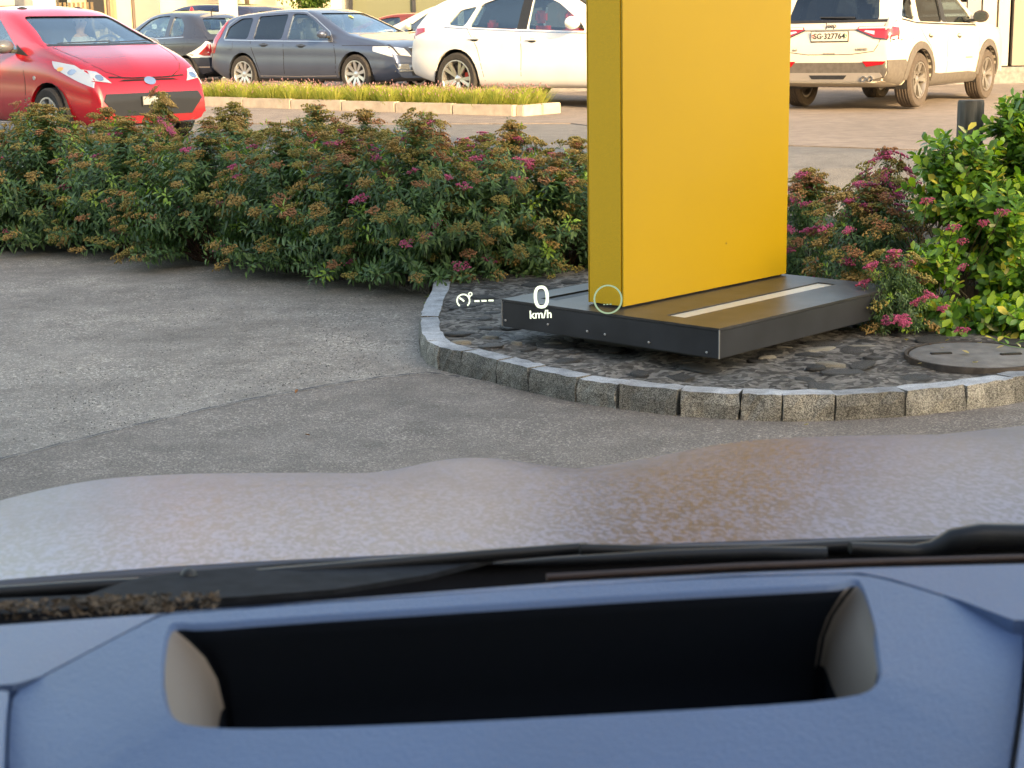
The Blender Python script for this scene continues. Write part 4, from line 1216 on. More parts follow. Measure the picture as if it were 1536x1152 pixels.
bm = bmesh.new(); bmesh.ops.create_cone(bm, segments=12, radius1=.05, radius2=.02, depth=.07, cap_ends=True)
bmesh.ops.translate(bm, vec=(-.2, -.1, 1.53), verts=bm.verts)
bm_obj('roof_light', bm, M_RED_L, fia.root, smooth=True, angle=40)

# ---- simpler cars of the back row, mostly hidden
def simple_spec(H, W, L, wb, wr, seat=None, **k):
    r, f = -L / 2 - .02, L / 2
    d = dict(H=H, W=W, wr=wr, axles=(wb / 2, -wb / 2), rim=wr * .66, spokes=8,
        top=[(r, .55), (r, .8), (r + .08, 1.0), (r + .35, H - .14), (r + .5, H - .07), (-.6, H), (-.05, H - .02), (.3, H - .11), (wb / 2 - .25, H * .70), (wb / 2, H * .665), (f - .35, H * .58), (f - .05, .6), (f, .45)],
        bot=[(r, .34), (-wb / 2, .22), (wb / 2, .2), (f, .25)], belt=[(r, H * .66), (wb / 2, H * .62), (f, .7)],
        side_windows=[[(-1.25, H * .68), (-.45, H * .67), (-.43, H * .91), (-1.1, H * .89)], [(-.33, H * .67), (.72, H * .65), (.60, H * .72), (.25, H * .87), (-.02, H * .92), (-.31, H * .925)]],
        windscreen=(0, [(-.66, H * .71), (.66, H * .71), (.52, H * .915), (-.52, H * .915)]), rear_window=(r + .55, [(-.55, H * .70), (.55, H * .70), (.48, H * .88), (-.48, H * .88)]))
    if seat: d['mat_seat'] = seat
    d.update(k); return d
P_BLUEB = paint('blue-black paint', (.035, .045, .09), .3, .25)
P_IVORY = paint('warm white paint', (.72, .68, .56), 0, .3)
P_BRICK = paint('faded red paint', (.42, .07, .04), 0, .4)
bsuv = Car(simple_spec(1.66, 1.85, 4.5, 2.65, .35), 'dark_sport_utility_vehicle', 'blue-black car of which only the roof shows behind the small dark hatchback', P_BLUEB, (0, 0, 0), 0)
chat = Car(simple_spec(1.56, 1.75, 4.1, 2.5, .31, mat('sand seat', (.5, .42, .28), .7), mat_in=mat('sand cabin', (.42, .36, .24), .8)), 'ivory_hatchback', 'ivory hatchback with a sand cabin half hidden behind the white vehicle with red seats', P_IVORY, (0, 0, 0), 0)
bred = Car(simple_spec(1.40, 1.74, 4.3, 2.6, .31), 'red_saloon', 'faded red car in front of the shop window, behind the grey estate', P_BRICK, (0, 0, 0), 0)
for c_, pm in ((bsuv, P_BLUEB), (chat, P_IVORY), (bred, P_BRICK)):
    H_ = c_.S['H']
    for s_ in (1, -1):
        c_.mirror(.58, H_ * .70, pm, s_)
        c_.patch('headlight', [(s_ * .5, .60), (s_ * .8, .62), (s_ * .78, .74), (s_ * .52, .70)], 'x', 1, M_CLEAR_L, off=.01)
        c_.patch('tail_light', [(s_ * .55, .80), (s_ * .8, .80), (s_ * .78, .95), (s_ * .58, .95)], 'x', -1, M_RED_L, off=.01)
        c_.line('window_trim', [(-1.3, H_ * .665), (.78, H_ * .635)], 'y', s_, M_BLACK, w=.02)

# ---- put every car where it stands
def put(c, x, y, hd):
    c.root.location = (x, y, ground_z(y) + .006); c.root.rotation_euler = (0, 0, hd)
def put_by_wheel(c, px, depth, ang, axle, side):
    """near wheel (axle x, side +1 left / -1 right) seen at picture column px at the given depth"""
    p = Vector((x_at(px, depth), depth))
    h = R(ang); d = Vector((math.cos(h), math.sin(h))); l = Vector((-d.y, d.x))
    o = p - d * axle - l * side * (c.S['W'] / 2)
    put(c, o.x, o.y, h)
put_by_wheel(vol, 360.5, 29.6, -38, -1.388, -1)
put_by_wheel(lev, 681, 24.2, -39, -1.50, -1)
put_by_wheel(jee, 1384, 21.2, 55, -1.318, -1)
put_by_wheel(maz, 60, 17.1, -45, 1.245, -1)
put_by_wheel(fia, 272, 31.2, 135, -1.15, 1)
put(bsuv, x_at(305, 36.5), 36.5, R(150))
put(chat, x_at(668, 31.8), 31.8, R(176))
put(bred, x_at(592, 39), 39, R(170))
# passenger behind the red car's windscreen
def person(name, label, loc, rz):
    root = empty(name, loc, rz, label=label, cat='person')
    M_SKIN = mat('skin', (.50, .30, .22), .55); M_TOP = mat('pale grey shirt', (.45, .45, .46), .85); M_HAIR = mat('dark brown hair', (.03, .02, .015), .6)
    # one skinned body: pelvis, spine, neck, head, arms, thighs, shins
    J = [((0, 0, .48), .14), ((-.05, 0, .62), .14), ((-.10, 0, .82), .16), ((-.10, 0, .98), .12), ((-.08, 0, 1.06), .055), ((-.06, 0, 1.12), .06), ((-.05, 0, 1.20), .095), ((-.05, 0, 1.27), .08),
         ((-.10, .19, .96), .062), ((0, .26, .74), .046), ((.24, .18, .70), .034), ((.32, .16, .71), .036),
         ((-.10, -.19, .96), .062), ((0, -.26, .74), .046), ((.24, -.16, .66), .034), ((.32, -.12, .65), .036),
         ((.10, .10, .50), .09), ((.46, .12, .55), .06), ((.62, .12, .22), .045), ((.72, .12, .18), .04),
         ((.10, -.10, .50), .09), ((.46, -.12, .55), .06), ((.62, -.12, .22), .045), ((.72, -.12, .18), .04)]
    E = [(0, 1), (1, 2), (2, 3), (3, 4), (4, 5), (5, 6), (6, 7), (3, 8), (8, 9), (9, 10), (10, 11), (3, 12), (12, 13), (13, 14), (14, 15), (0, 16), (16, 17), (17, 18), (18, 19), (0, 20), (20, 21), (21, 22), (22, 23)]
    me = bpy.data.meshes.new('body'); me.from_pydata([j[0] for j in J], E, []); me.update()
    o = bpy.data.objects.new('body', me); COL.objects.link(o)
    sk = o.modifiers.new('s', 'SKIN')
    for i, j in enumerate(J): me.skin_vertices[0].data[i].radius = (j[1], j[1]); 
    me.skin_vertices[0].data[0].use_root = True
    ss = o.modifiers.new('u', 'SUBSURF'); ss.levels = 2; ss.render_levels = 2
    dg = bpy.context.evaluated_depsgraph_get()
    m2 = bpy.data.meshes.new_from_object(o.evaluated_get(dg)); COL.objects.unlink(o); bpy.data.objects.remove(o)
    for m_ in (M_TOP, M_SKIN): m2.materials.append(m_)
    for p in m2.polygons:
        p.use_smooth = True
        c = p.center
        if c.z > 1.03 or (c.x > .17 and c.z > .62 and abs(c.y) < .24): p.material_index = 1
    # face: pull nose and chin forward
    for v in m2.vertices:
        if v.co.z > 1.1 and v.co.x > -.02:
            v.co.x += .018 * math.exp(-((v.co.z - 1.18) / .018) ** 2 - (v.co.y / .014) ** 2) + .008 * math.exp(-((v.co.z - 1.12) / .02) ** 2 - (v.co.y / .03) ** 2)
    link_mesh('body', m2, None, root)
    bm = bmesh.new(); bmesh.ops.create_uvsphere(bm, u_segments=18, v_segments=12, radius=.112)
    for v in bm.verts:
        v.co.z *= 1.12; v.co += Vector((-.075, 0, 1.235))
    bmesh.ops.delete(bm, geom=[v for v in bm.verts if (v.co.x > -.005 and v.co.z < 1.27)], context='VERTS')
    bm_obj('hair', bm, M_HAIR, root, smooth=True)
    for y in (.033, -.033):
        bm = bmesh.new(); bmesh.ops.create_uvsphere(bm, u_segments=8, v_segments=6, radius=.012)
        bmesh.ops.translate(bm, vec=(.036, y, 1.205), verts=bm.verts); bm_obj('eye', bm, M_BLACK, root, smooth=True)
    return root
hd = maz.root.rotation_euler.z; d_ = Vector((math.cos(hd), math.sin(hd), 0)); l_ = Vector((-d_.y, d_.x, 0))
person('person', 'person in a pale top sitting behind the windscreen of the red hatchback', maz.root.location + d_ * .10 - l_ * .36 + Vector((0, 0, .10)), hd)
person('person', 'person at the steering wheel of the red hatchback', maz.root.location + d_ * .05 + l_ * .36 + Vector((0, 0, .10)), hd)

# ================================================================== BUILDINGS BEHIND THE CARS
M_WALLC = mat('cream render', (.62, .55, .40), .9, noise_s=1.5, noise_amt=.06, bump=.1)
M_WALLG = mat('light grey cladding', (.24, .235, .23), .6, noise_s=1.5, noise_amt=.05)
M_PILL = mat('white pillar paint', (.72, .70, .66), .7, noise_s=3, noise_amt=.04)
def wall_obj(name, px0, px1, y, z1, m, label, cat='building', depth=.4):
    x0, x1 = x_at(px0, y), x_at(px1, y); g = ground_z(y)
    root = empty(name, ((x0 + x1) / 2, y, g), label=label, cat=cat)
    box('wall', (0, depth / 2, z1 / 2), (x1 - x0, depth, z1), m, root)
    return root, x1 - x0
hb, w_ = wall_obj('commercial_building', 150, 900, 44, 6.5, M_WALLC, 'long cream commercial building with a shop window behind the back row of cars', depth=9)
box('roof', (0, 4.5, 6.6), (w_ + .6, 9.8, .22), M_CONC, hb)
cx = hb.location.x
for a, b_ in ((x_at(268, 43.9), x_at(300, 43.9)), (x_at(312, 43.9), x_at(338, 43.9))):
    f = box('window', ((a + b_) / 2 - cx, -.04, 2.6), (b_ - a, .1, 1.3), MATS['white plate'] if False else M_WALLG, hb)
    box('pane', ((a + b_) / 2 - cx, -.10, 2.6), (b_ - a - .1, .02, 1.18), mat('office glass', (.05, .06, .07), .08), f)
sa, sb = x_at(528, 43.8), x_at(905, 43.8)
shopw = box('shop_window', ((sa + sb) / 2 - cx, -.03, 1.55), (sb - sa, .08, 2.9), mat('dark shop interior', (.20, .20, .13), .8, noise_s=1.2, noise_amt=.4), hb)
n_ = 4
for k in range(n_ + 1):
    x = sa + (sb - sa) * k / n_
    box('mullion', (x - cx, -.16, 1.55), (.10, .14, 2.95), M_ANTH, shopw)
for k in range(n_):
    x = sa + (sb - sa) * (k + .5) / n_
    box('pane', (x - cx, -.12, 1.55), ((sb - sa) / n_ - .1, .02, 2.8), mat('greenish shop pane', (.16, .17, .11), .06, spec=.8), shopw)
box('door', (x_at(222, 43.9) - cx, -.05, 1.1), (.7, .12, 2.2), M_WALLG, hb)
# pillars of the canopy
def pillar(px0, px1, y, z1, label):
    x0, x1 = x_at(px0, y), x_at(px1, y)
    r = empty('pillar', ((x0 + x1) / 2, y, ground_z(y)), label=label, cat='pillar')
    bm = bmesh.new(); add_box(bm, (0, 0, z1 / 2), (x1 - x0, x1 - x0, z1), bev=.01); bm_obj('shaft', bm, M_PILL, r)
    bm = bmesh.new(); add_box(bm, (0, 0, .06), (x1 - x0 + .08, x1 - x0 + .08, .12), bev=.01); bm_obj('base', bm, M_CONC, r)
pillar(333, 357, 34.6, 4.2, 'cream square pillar rising between the small dark hatchback and the grey estate')
pillar(499, 514, 40, 4.2, 'slim white pillar above the roof of the grey estate, next to the shop window')
pillar(57, 84, 38, 4.2, 'white pillar above the roof of the red hatchback')
# fence fragment left
fr = empty('picket_fence', (x_at(97, 40), 40, ground_z(40)), label='brownish picket fence seen above the roof of the red hatchback', cat='fence')
for k in range(11): box('picket', (-.38 + k * .11, 0, .9), (.06, .03, 1.8), mat('brown wood', (.16, .12, .07), .8, noise_s=10), fr)
box('rail', (.1, .04, 1.5), (1.3, .04, .09), MATS['brown wood'], fr)
lw, _ = wall_obj('garden_wall', -260, 26, 40, 1.75, mat('brick brown wall', (.24, .10, .06), .9, noise_s=6, noise_amt=.4), 'reddish brown wall at the far left behind the red hatchback', 'wall')
gw, _ = wall_obj('grey_annex', 26, 57, 41, 3.2, M_WALLG, 'small grey annex left of the white pillar behind the red hatchback', 'building', 3)
tw_, _ = wall_obj('tan_building', 110, 150, 42, 6.5, mat('tan render', (.48, .38, .24), .9, noise_s=2, noise_amt=.1), 'tan rendered building corner with a drainpipe behind the red hatchback', 'building', 7)
tube('drainpipe', [(.62, -.06, 0), (.62, -.06, 6.4)], .05, mat('brown pipe', (.12, .09, .07), .5), tw_)
tube('drainpipe', [(1.25, -.06, 0), (1.25, -.06, 6.4)], .045, MATS['brown pipe'], tw_)
box('window', (.30, -.05, 1.7), (.42, .08, 1.1), M_BLACK, tw_)

# right-hand building: panelled front
RY = 28.0
rb = empty('panelled_building', (x_at(1500, RY), RY, ground_z(RY)), label='light building with tall metal panels and black joints at the far right', cat='building')
rx = rb.location.x
M_PAN = mat('pale metal panel', (.36, .34, .30), .5, noise_s=1.5, noise_amt=.05)
M_PAN2 = mat('grey-beige panel', (.20, .175, .15), .6, noise_s=1.5, noise_amt=.06)
def rpan(px0, px1, m, dz=0, z0=.3, z1=4.6, name='panel'):
    a, b_ = x_at(px0, RY) - rx, x_at(px1, RY) - rx
    return box(name, ((a + b_) / 2, .10 + dz, (z0 + z1) / 2), (b_ - a - .02, .12, z1 - z0), m, rb)
box('wall', (0, 2.2, 2.3), (16, 4.0, 4.6), M_BLACK, rb)
for a, b_, m_, dz in [(1180, 1226, M_PAN2, 0), (1227, 1290, M_ANTH, 0), (1291, 1350, M_PAN2, 0), (1450, 1472, M_WALLG, 0), (1472.4, 1495, M_PAN, -.02), (1497, 1515.5, M_PAN, 0), (1519, 1600, M_PAN2, -.03), (1601, 1690, M_PAN2, -.03)]:
    rpan(a, b_, m_, dz)
for k in range(22):
    rpan(1351, 1449, mat('louvre grey', (.20, .20, .20), .45, metal=.3), -.03, .5 + k * .19, .5 + k * .19 + .12, 'louvre')
box('plinth', (0, .02, .14), (16, .22, .28), M_CONC, rb)
box('roof', (0, 2.2, 4.72), (16.4, 4.6, .2), M_CONC, rb)

# ================================================================== VEGETATION
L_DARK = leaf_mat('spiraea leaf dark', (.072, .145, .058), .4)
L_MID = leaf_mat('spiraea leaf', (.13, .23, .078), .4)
L_NEW = leaf_mat('spiraea young leaf', (.27, .42, .06), .3)
L_STEM = mat('woody stem', (.07, .035, .02), .8)
F_TAN = leaf_mat('spent flower head', (.40, .27, .10), .35, .9, .15, 40)
F_OLV = leaf_mat('olive flower head', (.33, .27, .085), .35, .9, .15, 40)
F_RUST = leaf_mat('rusty flower head', (.42, .21, .11), .35, .9, .15, 40)
F_PINK = leaf_mat('pink flower head', (.60, .13, .28), .35, .8, .25, 40)

def leaf_arrays(N, base, dirs, normals, length, width, fold=.25, droop=.18, round_=False):
    """N leaves; returns verts (N*k,3) and face template. Lanceolate: base, 2 side pairs, tip"""
    t = dirs / np.linalg.norm(dirs, axis=1, keepdims=True)
    s = np.cross(t, normals); s /= (np.linalg.norm(s, axis=1, keepdims=True) + 1e-9)
    n = np.cross(s, t)
    l = length[:, None]; w = width[:, None] * .5
    if round_: st = [(0.0, 0.0), (.35, .8), (.72, .95), (1.0, 0.0)]
    else: st = [(0.0, 0.0), (.30, .95), (.65, .70), (1.0, 0.0)]
    vs_ = []
    for a, ww in st:
        c = base + t * (l * a) - n * (l * droop * a * a)
        if ww == 0: vs_.append(c)
        else:
            vs_.append(c + s * (w * ww) + n * (w * fold * ww))
            vs_.append(c - n * 0)
            vs_.append(c - s * (w * ww) + n * (w * fold * ww))
    v = np.stack(vs_, axis=1)  # N,8,3
    # order: 0 base; 1,2,3 first row; 4,5,6 second row; 7 tip
    tris = [(0, 2, 1), (0, 3, 2), (1, 2, 5), (1, 5, 4), (2, 3, 6), (2, 6, 5), (4, 5, 7), (5, 6, 7)]
    return v, tris

def mesh_from(name, v, tris, mats_, midx):
    N, K, _ = v.shape; T = len(tris)
    tri = (np.arange(N)[:, None, None] * K + np.array(tris)[None]).reshape(-1, 3)
    me = bpy.data.meshes.new(name)
    me.vertices.add(N * K); me.vertices.foreach_set('co', v.reshape(-1).astype(np.float32))
    me.loops.add(len(tri) * 3); me.loops.foreach_set('vertex_index', tri.reshape(-1).astype(np.int32))
    me.polygons.add(len(tri)); me.polygons.foreach_set('loop_start', np.arange(0, len(tri) * 3, 3, dtype=np.int32))
    me.polygons.foreach_set('material_index', np.repeat(midx, T).astype(np.int32))
    me.update(calc_edges=True); me.validate()
    for m_ in mats_: me.materials.append(m_)
    return me

def bezier(p0, p1, p2, t): return p0 * ((1 - t) ** 2) + p1 * (2 * t * (1 - t)) + p2 * (t * t)

def spiraea(seed, rx, ry, h, nst=190, per=46, llen=.056):
    """returns (foliage mesh, stem mesh, flower head spots, shoot spots)"""
    g = np.random.default_rng(seed)
    heads, base, dirs, nrm, ln, wd, mi = [], [], [], [], [], [], []
    sb = bmesh.new()
    for k in range(nst):
        a = g.uniform(0, 2 * math.pi)
        el = (g.uniform(-.12, 1.0)) if k % 4 else g.uniform(-.16, .25)           # 0 = low, 1 = vertical
        phi = max(el, -.16) * math.pi / 2
        rr = g.uniform(.80, 1.08)
        tip = Vector((math.cos(a) * math.cos(phi) * rx * rr, math.sin(a) * math.cos(phi) * ry * rr, max(.02, .16 + (math.sin(phi) ** .8 if phi > 0 else phi * .7) * (h - .18) * rr * g.uniform(.9, 1.04))))
        if g.random() < .10: tip.z *= 1.10
        p0 = Vector((math.cos(a) * .14 * g.random(), math.sin(a) * .14 * g.random(), 0))
        p1 = Vector((tip.x * .38, tip.y * .38, max(tip.z * .80, .14)))
        if k % 2 == 0: add_tube(sb, [bezier(p0, p1, tip, t) for t in (0, .3, .6, 1.0)], [.0035, .003, .002, .0012], 3, cap=False)
        d_end = (tip - p1).normalized()
        young = g.random() < .07
        flower = (not young) and g.random() < (.45 + .50 * max(el, 0))
        if flower: heads.append((tip + Vector((0, 0, .012)), (Vector((0, 0, 1)) * 1.0 + d_end * .45).normalized(), float(el)))
        lt = per if not young else int(per * .8)
        for j in range(lt):
            t = 1 - (j / lt) * .62
            p = bezier(p0, p1, tip, t); q = bezier(p0, p1, tip, max(t - .03, 0)); ax = (p - q).normalized()
            ang = j * 2.4 + g.uniform(-.3, .3)
            side = ax.orthogonal().normalized(); side.rotate(Matrix.Rotation(ang, 3, ax))
            rise = .55 if t > .93 else .15
            dd = side * 1.0 + ax * rise + Vector((0, 0, g.uniform(-.45, .25)))
            if j < 5 and young: dd = side * .5 + ax * .9
            base.append(p + side * g.uniform(0, .025)); dirs.append(dd)
            nn = ax * .6 + Vector((0, 0, .9)) + Vector(g.normal(0, .35, 3))
            nrm.append(nn)
            L_ = llen * g.uniform(.62, 1.18) * (.75 if j < 4 else 1)
            ln.append(L_); wd.append(L_ * g.uniform(.28, .40))
            if young and j < 14: mi.append(2)
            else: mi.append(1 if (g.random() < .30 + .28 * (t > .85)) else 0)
    v, tris = leaf_arrays(len(base), np.array(base), np.array(dirs), np.array(nrm), np.array(ln), np.array(wd))
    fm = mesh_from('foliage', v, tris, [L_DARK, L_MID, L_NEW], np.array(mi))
    sm = bpy.data.meshes.new('stems'); sb.to_mesh(sm); sb.free(); sm.materials.append(L_STEM)
    return fm, sm, heads

def head_mesh(seed, m, r=.032, lumps=26):
    """flat-topped umbel of many little lumps on a few rays"""
    g = np.random.default_rng(seed)
    bm = bmesh.new()
    subs = [(0, 0, .6)] + [(math.cos(a), math.sin(a), .5) for a in np.linspace(0, 2 * math.pi, int(g.integers(4, 7)), endpoint=False) + g.uniform(0, 1)]
    for sx_, sy_, k in subs:
        cx_, cy_ = sx_ * r * .72 * g.uniform(.8, 1.15), sy_ * r * .72 * g.uniform(.8, 1.15)
        cz = g.uniform(-.004, .004) - .006 * (abs(sx_) + abs(sy_) > 0)
        nl = max(3, lumps // len(subs))
        for q in range(nl):
            a = g.uniform(0, 6.28); d = math.sqrt(g.random()) * r * .42
            s_ = g.uniform(.0036, .0062)
            c = Vector((cx_ + d * math.cos(a), cy_ + d * math.sin(a), cz + .007 * (1 - (d / (r * .45)) ** 2)))
            vs2 = [bm.verts.new(c + Vector(o) * s_) for o in ((1, 0, 0), (0, 1, 0), (-1, 0, 0), (0, -1, 0), (0, 0, .9), (0, 0, -1.2))]
            for f in ((0, 1, 4), (1, 2, 4), (2, 3, 4), (3, 0, 4), (1, 0, 5), (2, 1, 5), (3, 2, 5), (0, 3, 5)): bm.faces.new([vs2[i] for i in f])
        # ray stalk
        p = Vector((cx_, cy_, cz)); b_ = Vector((0, 0, -.03)); w_ = .0009
        for o in ((w_, 0, 0), (0, w_, 0)):
            o = Vector(o); bm.faces.new([bm.verts.new(x_) for x_ in (b_ - o, b_ + o, p + o, p - o)])
    me = bpy.data.meshes.new('flower_head'); bm.to_mesh(me); bm.free(); me.materials.append(m)
    return me
HEADS = {k: [head_mesh(s_ + i * 10, m, r=.030 + .004 * i, lumps=30 + 5 * i) for i in range(3)] for s_, (k, m) in enumerate((('tan', F_TAN), ('olive', F_OLV), ('rust', F_RUST), ('pink', F_PINK)))}
PROTO = [spiraea(101, .60, .52, .86), spiraea(202, .64, .56, .88, 200), spiraea(303, .55, .50, .84, 180), spiraea(404, .62, .55, .86, 190)]

def plant_spiraea(i, x, y, z, sx_, sz_, label, pink=.08, rot=None, keep=1.0, group='spiraea shrubs of the hedge', hmap=None):
    fm, sm, heads = PROTO[i % 4]
    r = empty('spiraea_shrub', (x, y, z), rot if rot is not None else random.uniform(0, 6.28), label=label, cat='shrub', group=group)
    r.scale = (sx_, sx_, sz_)
    o = link_mesh('foliage', fm, None, r); o['kind'] = 'stuff'
    o = link_mesh('stems', sm, None, r); o['kind'] = 'stuff'
    for p, n_, el in heads:
        if random.random() > keep: continue
        q = random.random()
        if q < pink: k = 'pink'
        else: k = random.choices(('tan', 'olive', 'rust'), (3, 4, 1.3 if pink > .06 else .6))[0]
        me = random.choice(HEADS[k])
        s_ = random.uniform(.95, 1.6) * (.78 if k == 'pink' else 1)
        rot_ = n_.to_track_quat('Z', 'Y').to_euler()
        link_mesh('flower_head', me, None, r, loc=p, rot=rot_, scale=(s_ / sx_, s_ / sx_, s_ / sz_))
        # heads come in loose clusters: one or two smaller neighbours
        for c in range(random.choice((0, 1, 1, 2))):
            off = Vector((random.uniform(-.05, .05), random.uniform(-.05, .05), random.uniform(-.03, .01)))
            link_mesh('flower_head', random.choice(HEADS[k]), None, r, loc=p + off, rot=rot_, scale=(s_ * .75 / sx_,) * 2 + (s_ * .75 / sz_,))

# front row: foot pixel column, foot pixel row, top pixel row
SHR = [
    (-330, 372, 140, 'spiraea shrub at the far left end of the hedge, beyond the red car', .05),
    (-190, 368, 150, 'spiraea shrub near the left end of the hedge, below the red car door', .05),
    (-60, 366, 158, 'leftmost spiraea shrub of the hedge, in front of the red car door', .06),
    (60, 366, 152, 'spiraea shrub in front of the red car front wheel, left part of the hedge', .05),
    (180, 374, 168, 'spiraea shrub in front of the red car headlight', .05),
    (300, 392, 174, 'leafy spiraea shrub below the right corner of the red car', .05),
    (420, 405, 165, 'spiraea shrub with tan heads in front of the rear wheel of the grey estate', .07),
    (520, 418, 182, 'spiraea shrub with pink heads low down, left of the end of the kerbed island', .12),
    (620, 430, 172, 'spiraea shrub overhanging the tip of the island kerb', .16),
    (725, 420, 195, 'pink flecked spiraea shrub standing behind the cobbled tip of the island', .20),
    (830, 418, 212, 'spiraea shrub directly left of the yellow pylon', .10),
    (1215, 425, 245, 'spiraea shrub emerging directly right of the yellow pylon', .16),
    (1310, 470, 262, 'loose spiraea shrub with many pink heads between pylon and green privet', .20),
]
for i, (px, pf, pt, lab, pk) in enumerate(SHR):
    f_ = on_z(px, pf, .08)
    dep = .40
    y = f_.y + dep; x = x_at(px, y)
    ppm = FPX / y
    ztop = EYE.z + on_y(px, pt, y).z - EYE.z
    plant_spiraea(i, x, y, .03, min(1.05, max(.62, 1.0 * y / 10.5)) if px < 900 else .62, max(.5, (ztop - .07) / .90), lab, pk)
# second row, seen through and above the first
for i, (px, y, pt) in enumerate([(-260, 13.0, 140), (-90, 12.9, 142), (40, 12.7, 150), (150, 12.4, 162), (235, 12.0, 122), (345, 11.6, 150), (470, 11.1, 152), (545, 10.8, 165), (632, 10.4, 152), (690, 10.3, 205), (765, 10.2, 178), (865, 9.9, 205)]):
    ztop = on_y(px, pt, y).z
    plant_spiraea(i + 2, x_at(px, y), y, .07, .30 if px == 235 else .50 if px in (632, 765, 690) else .74, (ztop - .07) / .93, ['slim back-row spiraea sticking up before the %s' % w for w in
        ('distant brown wall, beyond the picture edge', 'red car rear door', 'red car door mirror', 'red car wheel arch', 'red car number plate', 'lavender strip left end', 'grey estate rear door', 'grey estate front wheel', 'grey estate bumper', 'gap between estate and white vehicle', 'white vehicle rear wheel', 'end of the lavender strip beside the pylon')][i], .10 if px > 600 else .05)
# back-row shrub right of the pylon with the bright pink top
plant_spiraea(1, x_at(1335, 8.4), 8.4, .07, .40, (on_y(1335, 222, 8.4).z - .07) / .93, 'slim spiraea shrub with the deepest pink top left of the green privet', .45)

plant_spiraea(2, x_at(1356, 7.22), 7.22, .09, .33, (on_y(1342, 372, 7.22).z - .07) / .93, 'low spiraea with small pink heads hanging over the right end of the plinth', .45, keep=.16)

# ---- privet-like evergreen at the right, bright green with yellowing leaves
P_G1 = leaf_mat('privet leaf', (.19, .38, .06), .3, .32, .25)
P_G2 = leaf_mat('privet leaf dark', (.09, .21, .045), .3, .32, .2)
P_Y = leaf_mat('yellowing privet leaf', (.72, .60, .12), .15, .45, .3)
P_YG = leaf_mat('lime privet leaf', (.38, .54, .06), .2, .35, .3)
P_CR = leaf_mat('cream edged privet leaf', (.62, .58, .30), .2, .45, .3)
def privet(loc, blobs, seed, label, ntw=520, nparts=260):
    g = np.random.default_rng(seed)
    r = empty('privet_shrub', loc, 0, label=label, cat='shrub')
    base, dirs, nrm, ln, wd, mi = [], [], [], [], [], []
    outer = []
    sb = bmesh.new()
    vol_ = [b[3] ** 2 * b[4] for b in blobs]; tot = sum(vol_)
    for k in range(ntw):
        q = g.random() * tot; bi = 0
        while q > vol_[bi]: q -= vol_[bi]; bi += 1
        cx_, cy_, cz, rxy, rz_ = blobs[bi]
        dv = Vector(g.normal(0, 1, 3)).normalized(); rad = g.uniform(.35, 1.05) ** .6
        tip = Vector((cx_ + dv.x * rxy * rad, cy_ + dv.y * rxy * rad, max(.03, cz + dv.z * rz_ * rad)))
        ax = (dv * .7 + Vector((0, 0, .6)) + Vector(g.normal(0, .25, 3))).normalized()
        if tip.z < .12: ax = Vector((dv.x, dv.y, .15)).normalized()
        L_ = g.uniform(.09, .16); st = tip - ax * L_
        add_tube(sb, [st - ax * .12, st, tip], [.0035, .0028, .0012], 4, cap=False)
        n = int(g.integers(12, 20))
        for j in range(n):
            t = j / n
            p = tip - ax * (L_ * t)
            side = ax.orthogonal().normalized(); side.rotate(Matrix.Rotation((j // 2) * 1.57 + (j % 2) * math.pi + g.uniform(-.2, .2), 3, ax))
            dd = side + ax * (.9 - .7 * t) + Vector((0, 0, -.12))
            nn = ax + Vector((0, 0, .5)) + Vector(g.normal(0, .2, 3))
            L2 = g.uniform(.042, .070); W2 = L2 * g.uniform(.48, .60)
            u = g.random()
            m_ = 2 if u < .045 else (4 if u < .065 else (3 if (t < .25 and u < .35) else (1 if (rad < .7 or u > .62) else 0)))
            rec = (p, dd, nn, L2, W2, m_)
            if rad > .82 and tip.y < cy_ + rxy * .2: outer.append(rec)
            else:
                base.append(p); dirs.append(dd); nrm.append(nn); ln.append(L2); wd.append(W2); mi.append(m_)
    g.shuffle(outer) if False else random.Random(seed).shuffle(outer)
    for rec in outer[nparts:]:
        base.append(rec[0]); dirs.append(rec[1]); nrm.append(rec[2]); ln.append(rec[3]); wd.append(rec[4]); mi.append(rec[5])
    ms = [P_G1, P_G2, P_Y, P_YG, P_CR]
    v, tris = leaf_arrays(len(base), np.array(base), np.array(dirs), np.array(nrm), np.array(ln), np.array(wd), .2, .1, True)
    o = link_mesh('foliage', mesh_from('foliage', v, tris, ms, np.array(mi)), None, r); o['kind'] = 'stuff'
    sm = bpy.data.meshes.new('twigs'); sb.to_mesh(sm); sb.free(); sm.materials.append(mat('privet twig', (.09, .08, .05), .8))
    o = link_mesh('twigs', sm, None, r); o['kind'] = 'stuff'
    # single leaves share five meshes, one per colour
    if not hasattr(privet, 'lm'):
        privet.lm = []
        for m_ in ms:
            v, tris = leaf_arrays(1, np.array([[0, 0, 0.]]), np.array([[0, 1., 0]]), np.array([[0, 0, 1.]]), np.array([1.]), np.array([.54]), .2, .1, True)
            privet.lm.append(mesh_from('leaf', v, tris, [m_], np.array([0])))
    for p, dd, nn, L2, W2, m_ in outer[:nparts]:
        t = dd.normalized(); s_ = t.cross(nn).normalized(); n_ = s_.cross(t)
        M = Matrix((s_, t, n_)).transposed()
        link_mesh('leaf', privet.lm[m_], None, r, loc=p, rot=M.to_euler(), scale=(L2, L2, L2))
    return r
def blob(px, py, y, r_, rz_, ox, oy):
    p = on_y(px, py, y); return (p.x - ox, p.y - oy, p.z - .08, r_, rz_)
ox, oy = x_at(1480, 7.9), 7.9
